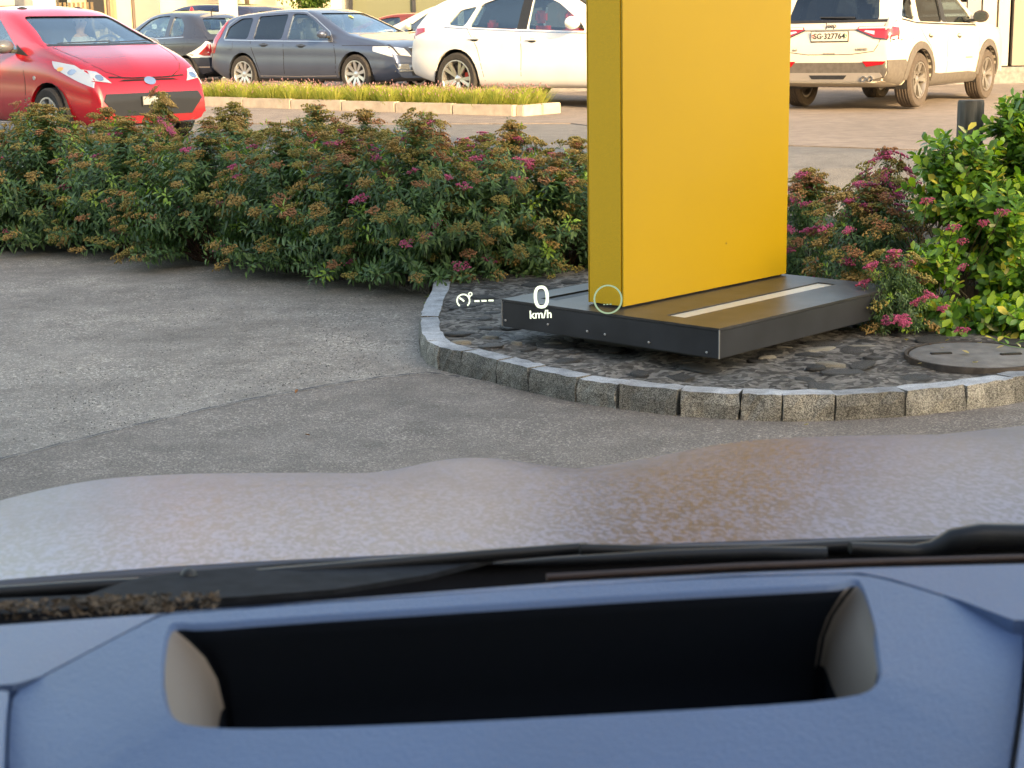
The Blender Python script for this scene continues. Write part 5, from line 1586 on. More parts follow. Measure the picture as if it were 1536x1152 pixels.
privet((ox, oy, .08), [blob(1440, 245, 7.9, .24, .17, ox, oy), blob(1530, 190, 8.0, .17, .17, ox, oy), blob(1545, 160, 8.1, .14, .13, ox, oy), blob(1400, 290, 7.8, .17, .15, ox, oy), blob(1490, 330, 7.7, .30, .24, ox, oy), blob(1560, 300, 7.9, .28, .42, ox, oy), blob(1600, 200, 8.0, .25, .25, ox, oy), blob(1640, 380, 7.8, .30, .35, ox, oy), blob(1510, 410, 7.6, .20, .18, ox, oy)], 5,
       'tall bright green privet with yellow leaves round the wooden post at the right edge', 1150, 290)
ox, oy = x_at(1460, 7.3), 7.3
privet((ox, oy, .09), [blob(1440, 482, 7.25, .22, .075, ox, oy), blob(1375, 470, 7.3, .14, .09, ox, oy), blob(1530, 480, 7.15, .22, .10, ox, oy), blob(1620, 470, 7.2, .25, .12, ox, oy), blob(1400, 400, 7.5, .13, .10, ox, oy)], 9,
       'low spreading green shrub along the back edge of the cobbled island, under the privet', 520, 200)
# trailing shoot with yellow leaves that lies over the manhole side
ts = empty('trailing_shoot', tuple(on_z(1500, 505, .11)), 0, label='thin trailing shoot with yellow and green leaves lying on the island at the right edge', cat='shoot')
o0 = ts.location.copy()
pts = [on_z(1480, 503, .13) - o0, on_z(1497, 512, .12) - o0, on_z(1515, 520, .115) - o0, on_z(1545, 524, .115) - o0, on_z(1600, 520, .12) - o0]
tube('stem', pts, .003, P_G1, ts, 5)
for (px, py, m_, s_) in [(1497, 512, 2, .045), (1504, 506, 2, .04), (1517, 508, 3, .05), (1522, 516, 0, .05), (1530, 510, 0, .05), (1512, 516, 0, .04), (1531, 521, 4, .035), (1490, 508, 2, .04)]:
    link_mesh('leaf', privet.lm[m_], None, ts, loc=on_z(px, py, .14) - o0, rot=(random.uniform(.2, .9), random.uniform(-.4, .4), random.uniform(-2, 2)), scale=(s_,) * 3)

sp = empty('spiraea_shrub', (x_at(1420, 7.6), 7.6, .08), 0, label='sparse spiraea with scattered pink heads growing through the green privet', cat='shrub', group='spiraea shrubs of the hedge')
for (px, py, yy_) in [(1503, 317, 7.35), (1475, 333, 7.4), (1442, 399, 7.15), (1443, 360, 7.3), (1430, 340, 7.35), (1385, 446, 7.1), (1372, 452, 7.1), (1414, 461, 7.0), (1443, 494, 6.95), (1349, 476, 7.0), (1390, 300, 7.5)]:
    q = on_y(px, py, yy_); q = q - sp.location
    link_mesh('flower_head', random.choice(HEADS['pink']), None, sp, loc=q, rot=(-.5, random.uniform(-.4, .4), 0), scale=(.9,) * 3)
    tube('stem', [(q.x * .3, q.y + .35, 0), (q.x * .8, q.y + .15, q.z * .6), (q.x, q.y, q.z - .01)], .002, L_STEM, sp, 5)
# wooden posts in the privet
def post(px0, px1, y, ptop, label, m, tilt=0, base=.08):
    x0, x1 = x_at(px0, y), x_at(px1, y); zt = on_y((px0 + px1) / 2, ptop, y).z; r0 = (x1 - x0) / 2
    r = empty('wooden_post', ((x0 + x1) / 2, y, base), tilt, label=label, cat='post')
    bm = bmesh.new(); n = 20
    rings = []
    for z_, k in ((0, 1.0), (zt - base - .015, 1.0), (zt - base, .93)):
        rings.append([bm.verts.new((r0 * k * math.cos(2 * math.pi * i / n) * (1 + .03 * math.sin(i * 2.7)), r0 * k * math.sin(2 * math.pi * i / n) * (1 + .03 * math.sin(i * 1.9)), z_)) for i in range(n)])
    for a in range(2):
        for i in range(n): bm.faces.new((rings[a][i], rings[a][(i + 1) % n], rings[a + 1][(i + 1) % n], rings[a + 1][i]))
    bm.faces.new(rings[-1])
    bm_obj('trunk', bm, m, r, smooth=True, angle=40)
M_POST = mat('weathered dark wood', (.085, .085, .08), .85, noise_s=30, noise_amt=.6, bump=.5)
nt = M_POST.node_tree
for n_ in nt.nodes:
    if n_.type == 'TEX_NOISE':
        mp = nt.nodes.new('ShaderNodeMapping'); mp.inputs['Scale'].default_value = (1, 1, .12)
        src = n_.inputs['Vector'].links[0].from_socket; nt.links.new(src, mp.inputs[0]); nt.links.new(mp.outputs[0], n_.inputs['Vector'])
post(1441, 1480, 8.15, 150, 'dark weathered wooden post rising out of the privet', M_POST)
post(1467, 1510, 7.75, 425, 'low brown stump half hidden under the privet', mat('brown stump wood', (.12, .085, .07), .9, noise_s=20, noise_amt=.3, bump=.4))
post(1515, 1545, 8.0, 330, 'brown stem-like post inside the privet at the right edge', mat('dark brown wood', (.05, .03, .025), .9, noise_s=20, noise_amt=.3, bump=.4))

# ---- fallen leaves
lf = bpy.data.meshes.new('fallen_leaf')
v, tris = leaf_arrays(1, np.array([[0, 0, 0.]]), np.array([[0, 1., 0]]), np.array([[0, 0, 1.]]), np.array([1.]), np.array([.5]), .5, -.25, True)
M_FALL = leaf_mat('dry yellow leaf', (.55, .44, .20), .15, .6, .2); M_FALLB = leaf_mat('dry brown leaf', (.30, .13, .05), .15, .7, .1)
fl = [mesh_from('fallen_leaf', v, tris, [M_FALL], np.array([0])), mesh_from('fallen_leaf', v, tris, [M_FALLB], np.array([0]))]
for (px, py, k, s_, z, lab) in [(1418, 514, 0, .035, .10, 'pale fallen leaf behind the manhole cover'), (1463, 517, 0, .04, .10, 'curled yellow leaf at the back rim of the manhole cover'), (1454, 533, 0, .045, .118, 'largest yellow leaf lying on the middle of the manhole cover'),
        (1458, 546, 0, .038, .118, 'pale leaf on the front part of the manhole cover'), (1414, 524, 0, .038, .118, 'whitish leaf on the left part of the manhole cover'), (1494, 525, 0, .035, .118, 'small yellow leaf on the right part of the manhole cover'),
        (1360, 513, 0, .04, .10, 'yellow leaf on the cobbles left of the manhole cover'), (1376, 548, 0, .02, .10, 'tiny leaf in front of the manhole rim'), (1393, 520, 1, .03, .10, 'rust brown leaf at the back left rim of the manhole'),
        (186, 366, 0, .05, .0, 'pale fallen leaf at the foot of the hedge, left'), (402, 405, 1, .045, .0, 'brown leaf on the asphalt under the hedge'), (443, 593, 1, .03, .005, 'small reddish leaf on the asphalt near the seam'),
        (466, 656, 1, .03, .005, 'small tan leaf on the newer asphalt above the bonnet'), (1205, 640, 0, .03, .005, 'sliver of dry leaf at the foot of the granite kerb')]:
    p = on_z(px, py, z)
    o = link_mesh('fallen_leaf', fl[k], None, None, loc=(p.x, p.y, z + .008), rot=(random.uniform(-.15, .25), random.uniform(-.2, .2), random.uniform(-3, 3)), scale=(s_,) * 3)
    tag(o, lab, 'leaf', 'fallen leaves')
# fallen leafy sprig at the hedge foot
for (px, py, lab) in ((150, 366, 'small green weed tuft at the foot of the hedge edging, left'), (655, 455, 'tiny weed growing in the joint at the tip of the island')):
    p = on_z(px, py, 0); g = np.random.default_rng(px)
    N = 60 if px < 400 else 22; sp = .11 if px < 400 else .03
    b_ = np.stack([g.normal(0, sp, N), g.normal(0, .03, N), g.uniform(.005, .05, N)], 1)
    v, tris = leaf_arrays(N, b_, np.stack([g.normal(0, 1, N), g.normal(0, 1, N), g.uniform(0, .6, N)], 1), np.tile([0, 0, 1.], (N, 1)), g.uniform(.025, .05, N), g.uniform(.01, .018, N))
    r = empty('weed', (p.x, p.y, 0), 0, label=lab, cat='weed')
    o = link_mesh('foliage', mesh_from('foliage', v, tris, [L_MID, L_NEW], g.integers(0, 2, N)), None, r); o['kind'] = 'stuff'
# grit on the lot
g = np.random.default_rng(3); N = 5200
px_ = g.uniform(-60, 700, N); py_ = 420 + 320 * g.random(N)
cl = g.integers(0, 7, N); ctr = np.array([(470, 560), (400, 590), (560, 520), (140, 590), (300, 480), (200, 640), (520, 480)])
m_ = g.random(N) < .55
px_[m_] = ctr[cl[m_], 0] + g.normal(0, 70, m_.sum()); py_[m_] = ctr[cl[m_], 1] + g.normal(0, 28, m_.sum())
gp = []
for a, b_ in zip(px_, py_):
    q = on_z(float(a), float(max(b_, 400)), .001); gp.append((q.x, q.y, .0015))
gp = np.array(gp); s_ = g.uniform(.0012, .0038, N)
oct_ = np.array([(1, 0, 0), (0, 1, 0), (-1, 0, 0), (0, -1, 0), (0, 0, .8), (0, 0, -.8)])
jit = g.uniform(.5, 1.3, (N, 6, 1))
v = gp[:, None, :] + oct_[None] * s_[:, None, None] * jit
tris = [(0, 1, 4), (1, 2, 4), (2, 3, 4), (3, 0, 4), (1, 0, 5), (2, 1, 5), (3, 2, 5), (0, 3, 5)]
o = link_mesh('grit', mesh_from('grit', v, tris, [mat('pale grit', (.34, .32, .29), .9), mat('dark grit', (.1, .1, .1), .9)], g.integers(0, 2, N)), None)
tag(o, 'loose pale grit scattered over the old asphalt', 'grit', kind='stuff')

# ---- small trees behind the parked cars
def tree(px, y, ztop, rc, label, seed):
    g = np.random.default_rng(seed); x = x_at(px, y); gz = ground_z(y)
    r = empty('tree', (x, y, gz), 0, label=label, cat='tree')
    bm = bmesh.new(); zc = ztop - rc
    add_tube(bm, [(0, 0, 0), (.03, 0, zc * .5), (0, .05, zc), (.02, 0, zc + rc * .5)], [.09, .07, .05, .02], 8)
    for k in range(7):
        a = k * .9; add_tube(bm, [(0, 0, zc * .7), (math.cos(a) * rc * .4, math.sin(a) * rc * .4, zc), (math.cos(a) * rc * .8, math.sin(a) * rc * .8, zc + .3)], [.04, .025, .01], 5)
    bm_obj('trunk', bm, mat('bark', (.09, .07, .05), .9, noise_s=20), r)
    cl = g.normal(0, 1, (46, 3)); cl = cl / np.linalg.norm(cl, axis=1, keepdims=True) * g.uniform(.35, 1, (46, 1)) * rc
    N = 9000; idx = g.integers(0, 46, N)
    b_ = cl[idx] + g.normal(0, rc * .15, (N, 3)) + [0, 0, zc]
    v, tris = leaf_arrays(N, b_, g.normal(0, 1, (N, 3)) - [0, 0, .4], np.tile([0, 0, 1.], (N, 1)) + g.normal(0, .4, (N, 3)), g.uniform(.06, .10, N), g.uniform(.03, .05, N), round_=True)
    o = link_mesh('crown', mesh_from('crown', v, tris, [leaf_mat('tree leaf', (.06, .13, .025), .3), leaf_mat('tree leaf light', (.13, .21, .04), .3)], g.integers(0, 2, N)), None, r)
tree(472, 41, 2.9, .75, 'small green tree above the roof of the grey estate, left of the slim white pillar', 21)
tree(372, 42, 3.2, .62, 'small tree tip right of the cream square pillar behind the cars', 22)

# ---- lavender strip in its kerbed planter
def planter():
    # near edge line and far end measured on the road
    a = Vector((x_at(772, 21.3), 21.3, 0)); near_left = Vector((x_at(230, 26.2), 26.2, 0))
    d = (near_left - a); L_ = d.length; t = d / L_; n = Vector((t.y, -t.x, 0))
    if n.y < 0: n = -n
    W_ = .80
    root = empty('kerbed_planter', (a.x, a.y, ground_z(a.y)), label='long low planter with a pale kerb between the road and the parked cars', cat='planter')
    def off(u, w, z=0):
        q = a + t * u + n * w; return Vector((q.x - a.x, q.y - a.y, z + ground_z(q.y) - ground_z(a.y)))
    nb = int(L_ / .95)
    for k in range(nb):
        p0, p1 = off(k * L_ / nb, 0), off((k + 1) * L_ / nb, 0)
        c = (p0 + p1) / 2; ang = math.atan2(t.y, t.x)
        bm = bmesh.new(); add_box(bm, (c.x, c.y, c.z + .05), (L_ / nb - .012, .13, .19), ang, .012); bm_obj('kerb_stone', bm, M_CONCL, root)
    for k in range(2):
        c = off(-.06, (k + .5) * W_ / 2); bm = bmesh.new(); add_box(bm, (c.x, c.y, c.z + .05), (.13, W_ / 2 - .01, .19), math.atan2(t.y, t.x), .012); bm_obj('kerb_stone', bm, M_CONCL, root)
    P = [off(.02, .06), off(L_, .06), off(L_, W_), off(.02, W_)]
    py_obj('soil', [(p.x, p.y, p.z + .10) for p in P], [(0, 1, 2, 3)], M_SOIL, root)
    # blades
    g = np.random.default_rng(11); N = 30000
    # tussocks in three rows
    nt_ = int(L_ / .34) * 3
    tc_u = np.repeat(np.arange(nt_ // 3) * .34 + .12, 3) + g.normal(0, .05, nt_); tc_w = np.tile([.18, .40, .62], nt_ // 3) + g.normal(0, .05, nt_)
    idx = g.integers(0, nt_, N)
    ang = g.uniform(0, 6.28, N); rad = np.abs(g.normal(0, .07, N))
    u = tc_u[idx] + np.cos(ang) * rad; w = tc_w[idx] + np.sin(ang) * rad
    base = np.array([off(float(a_), float(b_), .09) for a_, b_ in zip(u, w)])
    lean = np.stack([np.cos(ang), np.sin(ang), np.zeros(N)], 1)
    # lean in strip space -> world
    tw = np.array([t.x, t.y, 0]); nw = np.array([n.x, n.y, 0])
    lw = np.cos(ang)[:, None] * tw + np.sin(ang)[:, None] * nw
    h = g.uniform(.12, .27, N) * (.85 + .3 * g.random(nt_)[idx])
    out = lw * (rad * 1.6 + .02)[:, None]
    side = np.cross(lw, [0, 0, 1.]) * .0042
    wind = np.array([.03, 0, 0])
    v = np.stack([base - side, base + side, base + out * .5 + wind * .4 + side * .9 + [0, 0, 1.] * (h * .6)[:, None], base + out * .5 + wind * .4 - side * .9 + [0, 0, 1.] * (h * .6)[:, None], base + out + wind + [0, 0, 1.] * h[:, None]], 1)
    mi = np.where(g.random(N) < .5, 0, 1)
    G1 = leaf_mat('lavender stalk', (.25, .30, .07), .3, .6, .35); G2 = leaf_mat('lavender stalk yellow', (.40, .38, .11), .25, .6, .35); G3 = leaf_mat('lavender flower', (.42, .24, .28), .3, .8, .3)
    o = link_mesh('lavender', mesh_from('lavender', v, [(0, 1, 2), (0, 2, 3), (3, 2, 4)], [G1, G2], mi), None, root); o['kind'] = 'stuff'
    # flower tips
    sel = g.random(N) < .05
    tp = v[sel, 4]; m = len(tp)
    oct2 = np.array([(1, 0, 0), (0, 1, 0), (-1, 0, 0), (0, -1, 0), (0, 0, 3.2), (0, 0, -3)]) * .0062
    v2 = tp[:, None, :] + oct2[None] + np.array([0, 0, .02])
    o = link_mesh('lavender_flowers', mesh_from('lavender_flowers', v2, tris, [G3], np.zeros(m, int)), None, root); o['kind'] = 'stuff'
planter()

# ================================================================== THE VIEWER'S OWN CAR
AL = R(8.5)
own = empty('own_car', (0, 0, 0), AL, label='dusty grey-mauve car the scene is viewed from: bonnet, wipers and dashboard with head-up display', cat='car')
ca, sa_ = math.cos(AL), math.sin(AL)
def loc_uv(p): return Vector((p.x * ca + p.y * sa_, -p.x * sa_ + p.y * ca, p.z))
def at_v(px, py, v):
    """point on the ray at car-frame forward distance v, in car coordinates"""
    d = ray(px, py); dv = -d.x * sa_ + d.y * ca
    return loc_uv(EYE + d * (v / dv))
def at_lz(px, py, z): return loc_uv(on_z(px, py, z))
VS, VR = 2.10, 1.20
sil = [(-420, 1120), (-300, 940), (-200, 850), (-120, 800), (-60, 772), (0, 754), (45, 740), (83, 732), (125, 722), (187, 715), (292, 710), (458, 709), (560, 710), (590, 706), (620, 698), (655, 690), (700, 685), (740, 687), (775, 694), (805, 703), (840, 706), (880, 702), (930, 695), (980, 686), (1040, 674), (1100, 663), (1150, 658), (1250, 654), (1536, 652)]
rear = [(-420, 905), (-300, 900), (0, 870), (130, 858), (280, 847), (460, 838), (620, 832), (770, 824), (1000, 815), (1200, 809), (1536, 800), (1700, 797)]
su = [at_v(x, y, VS) for x, y in sil]; ru = [at_v(x, y, VR) for x, y in rear]
uc = at_v(1400, 650, VS).x           # centre line of the bonnet
uL = np.array([p.x for p in su]); zL = np.array([p.z for p in su])
def zs(u):
    if u > uc: u = 2 * uc - u
    return float(np.interp(u, uL, zL))
rU = np.array([p.x for p in ru]); rZ = np.array([p.z for p in ru])
def zr(u):
    if u > uc + .5: u = 2 * (uc + .5) - u if u - uc - .5 < .3 else uc + .2
    return float(np.interp(u, rU, rZ))
u0, u1 = float(uL[0]) - .05, uc + 1.0
nu, nv = 150, 60
us = np.linspace(u0, u1, nu)
# smooth the silhouette a touch
zsu = np.array([zs(u) for u in us]); k5 = np.array([1, 2, 3, 2, 1]) / 9.0
zsu = np.convolve(np.pad(zsu, 2, mode='edge'), k5, 'valid')
zbase = np.convolve(np.pad(zsu, 22, mode='reflect', reflect_type='odd'), np.hanning(45) / np.hanning(45).sum(), 'valid')
zru = np.array([zr(u) for u in us]); zru = np.convolve(np.pad(zru, 6, mode='edge'), np.ones(13) / 13, 'valid')
vv = np.concatenate([np.linspace(VR, VS, 34), np.linspace(VS + .03, VS + .62, 26)])
verts, faces = [], []
for j, v_ in enumerate(vv):
    for i, u in enumerate(us):
        z0_, z1_, rel = zru[i], zbase[i], zsu[i] - zbase[i]
        m_ = (EYE.z - z1_) / VS * 1.0           # sight slope at the crest
        D = VS - VR
        # near the rear the relief fades out
        s0 = 2 * (z1_ - z0_) / D + m_
        k = (-m_ - s0) / (2 * D)
        t = v_ - VR
        z = z0_ + s0 * t + k * t * t
        z += rel * (max(0, 1 - abs(v_ - VS) / .52) ** 2 * (3 - 2 * max(0, 1 - abs(v_ - VS) / .52)))
        if v_ > VS:
            e_ = v_ - VS; z -= .9 * e_ ** 2.2
            z -= max(0, e_ - .45) ** 2 * 8
        verts.append((u, v_, z))
for j in range(len(vv) - 1):
    for i in range(nu - 1):
        a = j * nu + i; faces.append((a, a + 1, a + nu + 1, a + nu))
def own_paint():
    m = bpy.data.materials.new('dusty metallic bonnet paint'); m.use_nodes = True
    nt = m.node_tree; b = nt.nodes['Principled BSDF']; L = nt.links
    tc = nt.nodes.new('ShaderNodeTexCoord')
    n = nt.nodes.new('ShaderNodeTexNoise'); n.inputs['Scale'].default_value = 200; n.inputs['Detail'].default_value = 3; n.inputs['Roughness'].default_value = .75
    n2 = nt.nodes.new('ShaderNodeTexNoise'); n2.inputs['Scale'].default_value = 5; n2.inputs['Detail'].default_value = 3
    mp = nt.nodes.new('ShaderNodeMapping'); mp.inputs['Scale'].default_value = (1, .42, 1)
    L.new(tc.outputs['Object'], mp.inputs[0]); L.new(mp.outputs[0], n.inputs['Vector']); L.new(tc.outputs['Object'], n2.inputs['Vector'])
    mr = nt.nodes.new('ShaderNodeMapRange'); mr.inputs[1].default_value = .35; mr.inputs[2].default_value = .75
    vo = nt.nodes.new('ShaderNodeTexVoronoi'); vo.inputs['Scale'].default_value = 300
    L.new(mp.outputs[0], vo.inputs['Vector']); sp = nt.nodes.new('ShaderNodeSeparateColor'); L.new(vo.outputs['Color'], sp.inputs[0])
    av = nt.nodes.new('ShaderNodeMath'); av.operation = 'MULTIPLY_ADD'; av.inputs[1].default_value = .85
    hf = nt.nodes.new('ShaderNodeMath'); hf.operation = 'MULTIPLY'; hf.inputs[1].default_value = .15; L.new(n.outputs['Fac'], hf.inputs[0])
    L.new(sp.outputs[0], av.inputs[0]); L.new(hf.outputs[0], av.inputs[2])
    L.new(av.outputs[0], mr.inputs[0])
    mx = nt.nodes.new('ShaderNodeMix'); mx.data_type = 'RGBA'
    mx.inputs[6].default_value = (.014, .024, .085, 1); mx.inputs[7].default_value = (.18, .185, .29, 1)
    L.new(mr.outputs[0], mx.inputs[0]); L.new(mx.outputs[2], b.inputs['Base Color'])
    b.inputs['Metallic'].default_value = .6
    b.inputs['Specular IOR Level'].default_value = .4
    rr = nt.nodes.new('ShaderNodeMapRange'); rr.inputs[3].default_value = .34; rr.inputs[4].default_value = .44
    L.new(mr.outputs[0], rr.inputs[0]); L.new(rr.outputs[0], b.inputs['Roughness'])
    b.inputs['Coat Weight'].default_value = .10; b.inputs['Coat Roughness'].default_value = .3
    bp = nt.nodes.new('ShaderNodeBump'); bp.inputs['Strength'].default_value = .05; bp.inputs['Distance'].default_value = .0010
    L.new(av.outputs[0], bp.inputs['Height']); L.new(bp.outputs[0], b.inputs['Normal']); L.new(bp.outputs[0], b.inputs['Coat Normal'])
    MATS['own'] = m
    return m
M_OWN = own_paint()
py_obj('bonnet', verts, faces, M_OWN, own, smooth=True)
# rolled rear lip of the bonnet
lipn = [(u, VR, z) for u, z in zip(us, zru)]
bm = bmesh.new(); add_tube(bm, [(p[0], p[1] + .001, p[2] - .006) for p in lipn[::3]], .006, 8); bm_obj('bonnet_lip', bm, mat('bonnet edge paint', (.10, .105, .13), .4), own, smooth=True)
# black scuttle panel below the wipers
sc_near = [(-420, 985), (0, 938), (250, 920), (500, 900), (850, 873), (1100, 860), (1300, 852), (1536, 846), (1800, 842)]
VW = .93
wn_ = [at_v(x, y, VW) for x, y in sc_near]
wu = np.array([p.x for p in wn_]); wz = np.array([p.z for p in wn_])
def zw(u): return float(np.interp(u, wu, wz))
verts, faces = [], []
for i, u in enumerate(us):
    a = zw(u)
    verts += [(u, VR + .01, zru[i] - .012), (u, VR - .03, zru[i] - .05), (u, VW + .10, (a + zru[i]) / 2 - .055), (u, VW + .0, a - .035), (u, VW - .02, a - .06)]
for i in range(nu - 1):
    for k in range(4): q = i * 5 + k; faces.append((q, q + 5, q + 6, q + 1))
M_SCUT = mat('black scuttle plastic', (.008, .008, .010), .8, spec=.15, noise_s=14, noise_amt=.4)
py_obj('scuttle_panel', verts, faces, M_SCUT, own, smooth=True)
# grey dusty fairing of the scuttle, left, with a washer jet
M_FAIR = mat('dusty grey scuttle fairing', (.020, .022, .027), .9, spec=.15, noise_s=60, noise_amt=.3)
fa = [(-60, 900), (130, 892), (200, 868), (270, 858), (460, 842), (620, 836), (735, 829), (745, 836), (640, 862), (500, 884), (330, 897), (140, 912), (-60, 924)]
bm = bmesh.new()
top_ = []
for x, y in fa:
    tt = min(1, max(0, (y - 828) / 90)); top_.append(bm.verts.new(at_v(x, y, 1.165 - .17 * tt)))
bot_ = [bm.verts.new(v_.co + Vector((0, .0, -.004))) for v_ in top_]
bm.faces.new(top_); bm.faces.new(bot_[::-1])
for i in range(len(top_)): bm.faces.new((top_[i], bot_[i], bot_[(i + 1) % len(top_)], top_[(i + 1) % len(top_)]))
bmesh.ops.triangulate(bm, faces=bm.faces)
bmesh.ops.recalc_face_normals(bm, faces=bm.faces)
bm_obj('scuttle_fairing', bm, M_FAIR, own)
p = at_v(283, 868, 1.10)
bm = bmesh.new(); bmesh.ops.create_uvsphere(bm, u_segments=16, v_segments=10, radius=.0065)
for v_ in bm.verts: v_.co.z *= 1.2
bmesh.ops.translate(bm, vec=p, verts=bm.verts); bm_obj('washer_jet', bm, M_BLACK, own, smooth=True)
# dried leaves caught at the left of the scuttle
M_DEB = mat('dry leaf debris', (.12, .08, .05), .9, noise_s=60, noise_amt=.8, bump=.6)
db = bmesh.new(); r_ = random.Random(4)
for k in range(1300):
    px = r_.uniform(-120, 250) if r_.random() < .75 else r_.uniform(100, 330); py = 899 + r_.uniform(0, 26) + max(0, (60 - px)) * .08 - max(0, px - 60) * .045
    c = at_v(px, py, 1.0 + r_.uniform(-.03, .03)); s_ = r_.uniform(.0012, .0042)
    vs2 = [db.verts.new(c + Vector((r_.uniform(-s_, s_), r_.uniform(-s_, s_), r_.uniform(-s_, s_) * .6))) for _ in range(4)]
    db.faces.new(vs2[:3]); db.faces.new((vs2[1], vs2[2], vs2[3]))
o = bm_obj('leaf_debris', db, [M_DEB], own); o['kind'] = 'stuff'
# wiper blades and arms
def bar(name, pts, r, m, parent, flat=1.0):
    bm = bmesh.new(); add_tube(bm, pts, r, 10)
    return bm_obj(name, bm, m, parent, smooth=True, angle=60)
M_WIP = mat('wiper rubber', (.014, .015, .018), .4, spec=.35)
wl = bar('wiper_blade', [at_v(x, y, v_) for x, y, v_ in [(-60, 893, 1.09), (130, 880, 1.10), (280, 872, 1.11), (500, 853, 1.12), (740, 832, 1.14), (880, 822, 1.15)]], .0045, M_WIP, own)
wr_ = bar('wiper_blade', [at_v(x, y, v_) for x, y, v_ in [(870, 824, 1.13), (1000, 827, 1.13), (1150, 825, 1.13), (1280, 818, 1.13), (1420, 815, 1.13), (1640, 806, 1.13)]], .0045, M_WIP, own)
bar('wiper_arm', [at_v(x, y, v_) for x, y, v_ in [(1275, 822, 1.11), (1370, 828, 1.11), (1400, 826, 1.11), (1430, 812, 1.10), (1470, 804, 1.10), (1540, 805, 1.10), (1640, 803, 1.09)]], [.0045, .006, .008, .010, .010, .010, .010], M_WIP, own)
bar('wiper_arm', [at_v(x, y, v_) for x, y, v_ in [(740, 846, 1.08), (830, 842, 1.07), (1000, 834, 1.06), (1150, 830, 1.06), (1240, 833, 1.05)]], [.001, .003, .0045, .005, .006], M_WIP, own)
tube('washer_hose', [at_v(x, y, v_) for x, y, v_ in [(820, 866, 1.0), (960, 858, 1.0), (1100, 850, 1.0), (1300, 843, 1.0), (1540, 836, 1.0)]], .0025, mat('brown rubber hose', (.05, .03, .028), .6), own, 8)

# windscreen: raked clear pane over the dashboard
M_CLEARP = bpy.data.materials.new('clear windscreen'); M_CLEARP.use_nodes = True
nt = M_CLEARP.node_tree; nt.nodes.clear(); o_ = nt.nodes.new('ShaderNodeOutputMaterial'); t_ = nt.nodes.new('ShaderNodeBsdfTransparent'); t_.inputs[0].default_value = (.985, .99, .985, 1)
nt.links.new(t_.outputs[0], o_.inputs['Surface'])
vs2, fs2 = [], []
for q, dz in ((0, 0), (1, .004)):
    for j in range(9):
        for i in range(13):
            u = u0 + .12 + (u1 - u0 - .24) * i / 12; t = j / 8; c_ = ((i - 6) / 6) ** 2
            vs2.append((u, .955 - .10 * c_ - 1.02 * t, zw(.2) - .02 + .64 * t - .10 * t * t - dz))
for q in (0, 1):
    for j in range(8):
        for i in range(12):
            a = q * 117 + j * 13 + i; fs2.append((a, a + 1, a + 14, a + 13))
py_obj('windscreen', vs2, fs2, M_CLEARP, own, smooth=True)

# dashboard
M_DASH = mat('sky-tinted dashboard plastic', (.066, .118, .235), .42, spec=.55, noise_s=9, noise_amt=.08, bump=.22, bump_s=520)  # blue base colour paints in the sky reflected by dark plastic
M_REC = mat('black recess lining', (.004, .006, .010), .9, spec=.1)
ZD = 1.158
def onp(px, py, z=ZD): return at_lz(px, py, z)
# rear strip between windscreen and housing
far_edge = [(-420, 985), (0, 938), (250, 920), (500, 900), (850, 873), (1100, 860), (1300, 852), (1536, 846), (1900, 842)]
fe = [onp(x, y) for x, y in far_edge]
# opening of the display shaft, clockwise, rounded
open_px = [(262, 933), (300, 936), (420, 926), (700, 908), (1000, 889), (1230, 877), (1262, 875), (1280, 868), (1292, 872), (1304, 905), (1316, 950), (1322, 1000), (1323, 1018), (1310, 1035), (1280, 1045), (1200, 1055), (1000, 1067), (700, 1083), (500, 1091), (360, 1094), (290, 1090), (258, 1080), (247, 1060), (242, 1030), (243, 980), (250, 940)]
ha, hb_ = onp(243, 1000).x, onp(1323, 1000).x
def onh(px, py):
    z = ZD
    for _ in range(6):
        p = at_lz(px, py, z)
        z = ZD + .11 * (p.y - .72) - .13 * max(0, ha - p.x, p.x - hb_)
    return at_lz(px, py, z)
rim = [onh(x, y) for x, y in open_px]
# housing outline
hpx = [(20, 1040), (60, 1018), (150, 970), (235, 926), (262, 921), (500, 904), (850, 879), (1100, 866), (1240, 862), (1290, 862), (1340, 872), (1440, 903), (1525, 934), (1537, 960), (1530, 1040), (1510, 1170), (1490, 1330), (10, 1400), (14, 1250), (12, 1152), (14, 1080)]
hp = [onh(x, y) for x, y in hpx]
def ring_fill(name, outer, inner, m, zfun=None, raise_=0.0):
    bm = bmesh.new()
    ov = [bm.verts.new(p) for p in outer]; iv = [bm.verts.new(p) for p in inner]
    es = [bm.edges.new((ov[i], ov[(i + 1) % len(ov)])) for i in range(len(ov))] + [bm.edges.new((iv[i], iv[(i + 1) % len(iv)])) for i in range(len(iv))]
    bmesh.ops.triangle_fill(bm, use_beauty=True, use_dissolve=False, edges=es)
    # skirt down
    for L_ in (ov,):
        lo = [bm.verts.new(v_.co - Vector((0, 0, .02))) for v_ in L_]
        for i in range(len(L_)): bm.faces.new((L_[i], L_[(i + 1) % len(L_)], lo[(i + 1) % len(L_)], lo[i]))
    bmesh.ops.recalc_face_normals(bm, faces=bm.faces)
    return bm_obj(name, bm, m, own, smooth=True, angle=40)
hp_r = [p.copy() for p in chaikin(hp, 1, True)]
rim_r = [p.copy() for p in chaikin(rim, 1, True)]
ring_fill('display_housing', hp_r, rim_r, M_DASH)
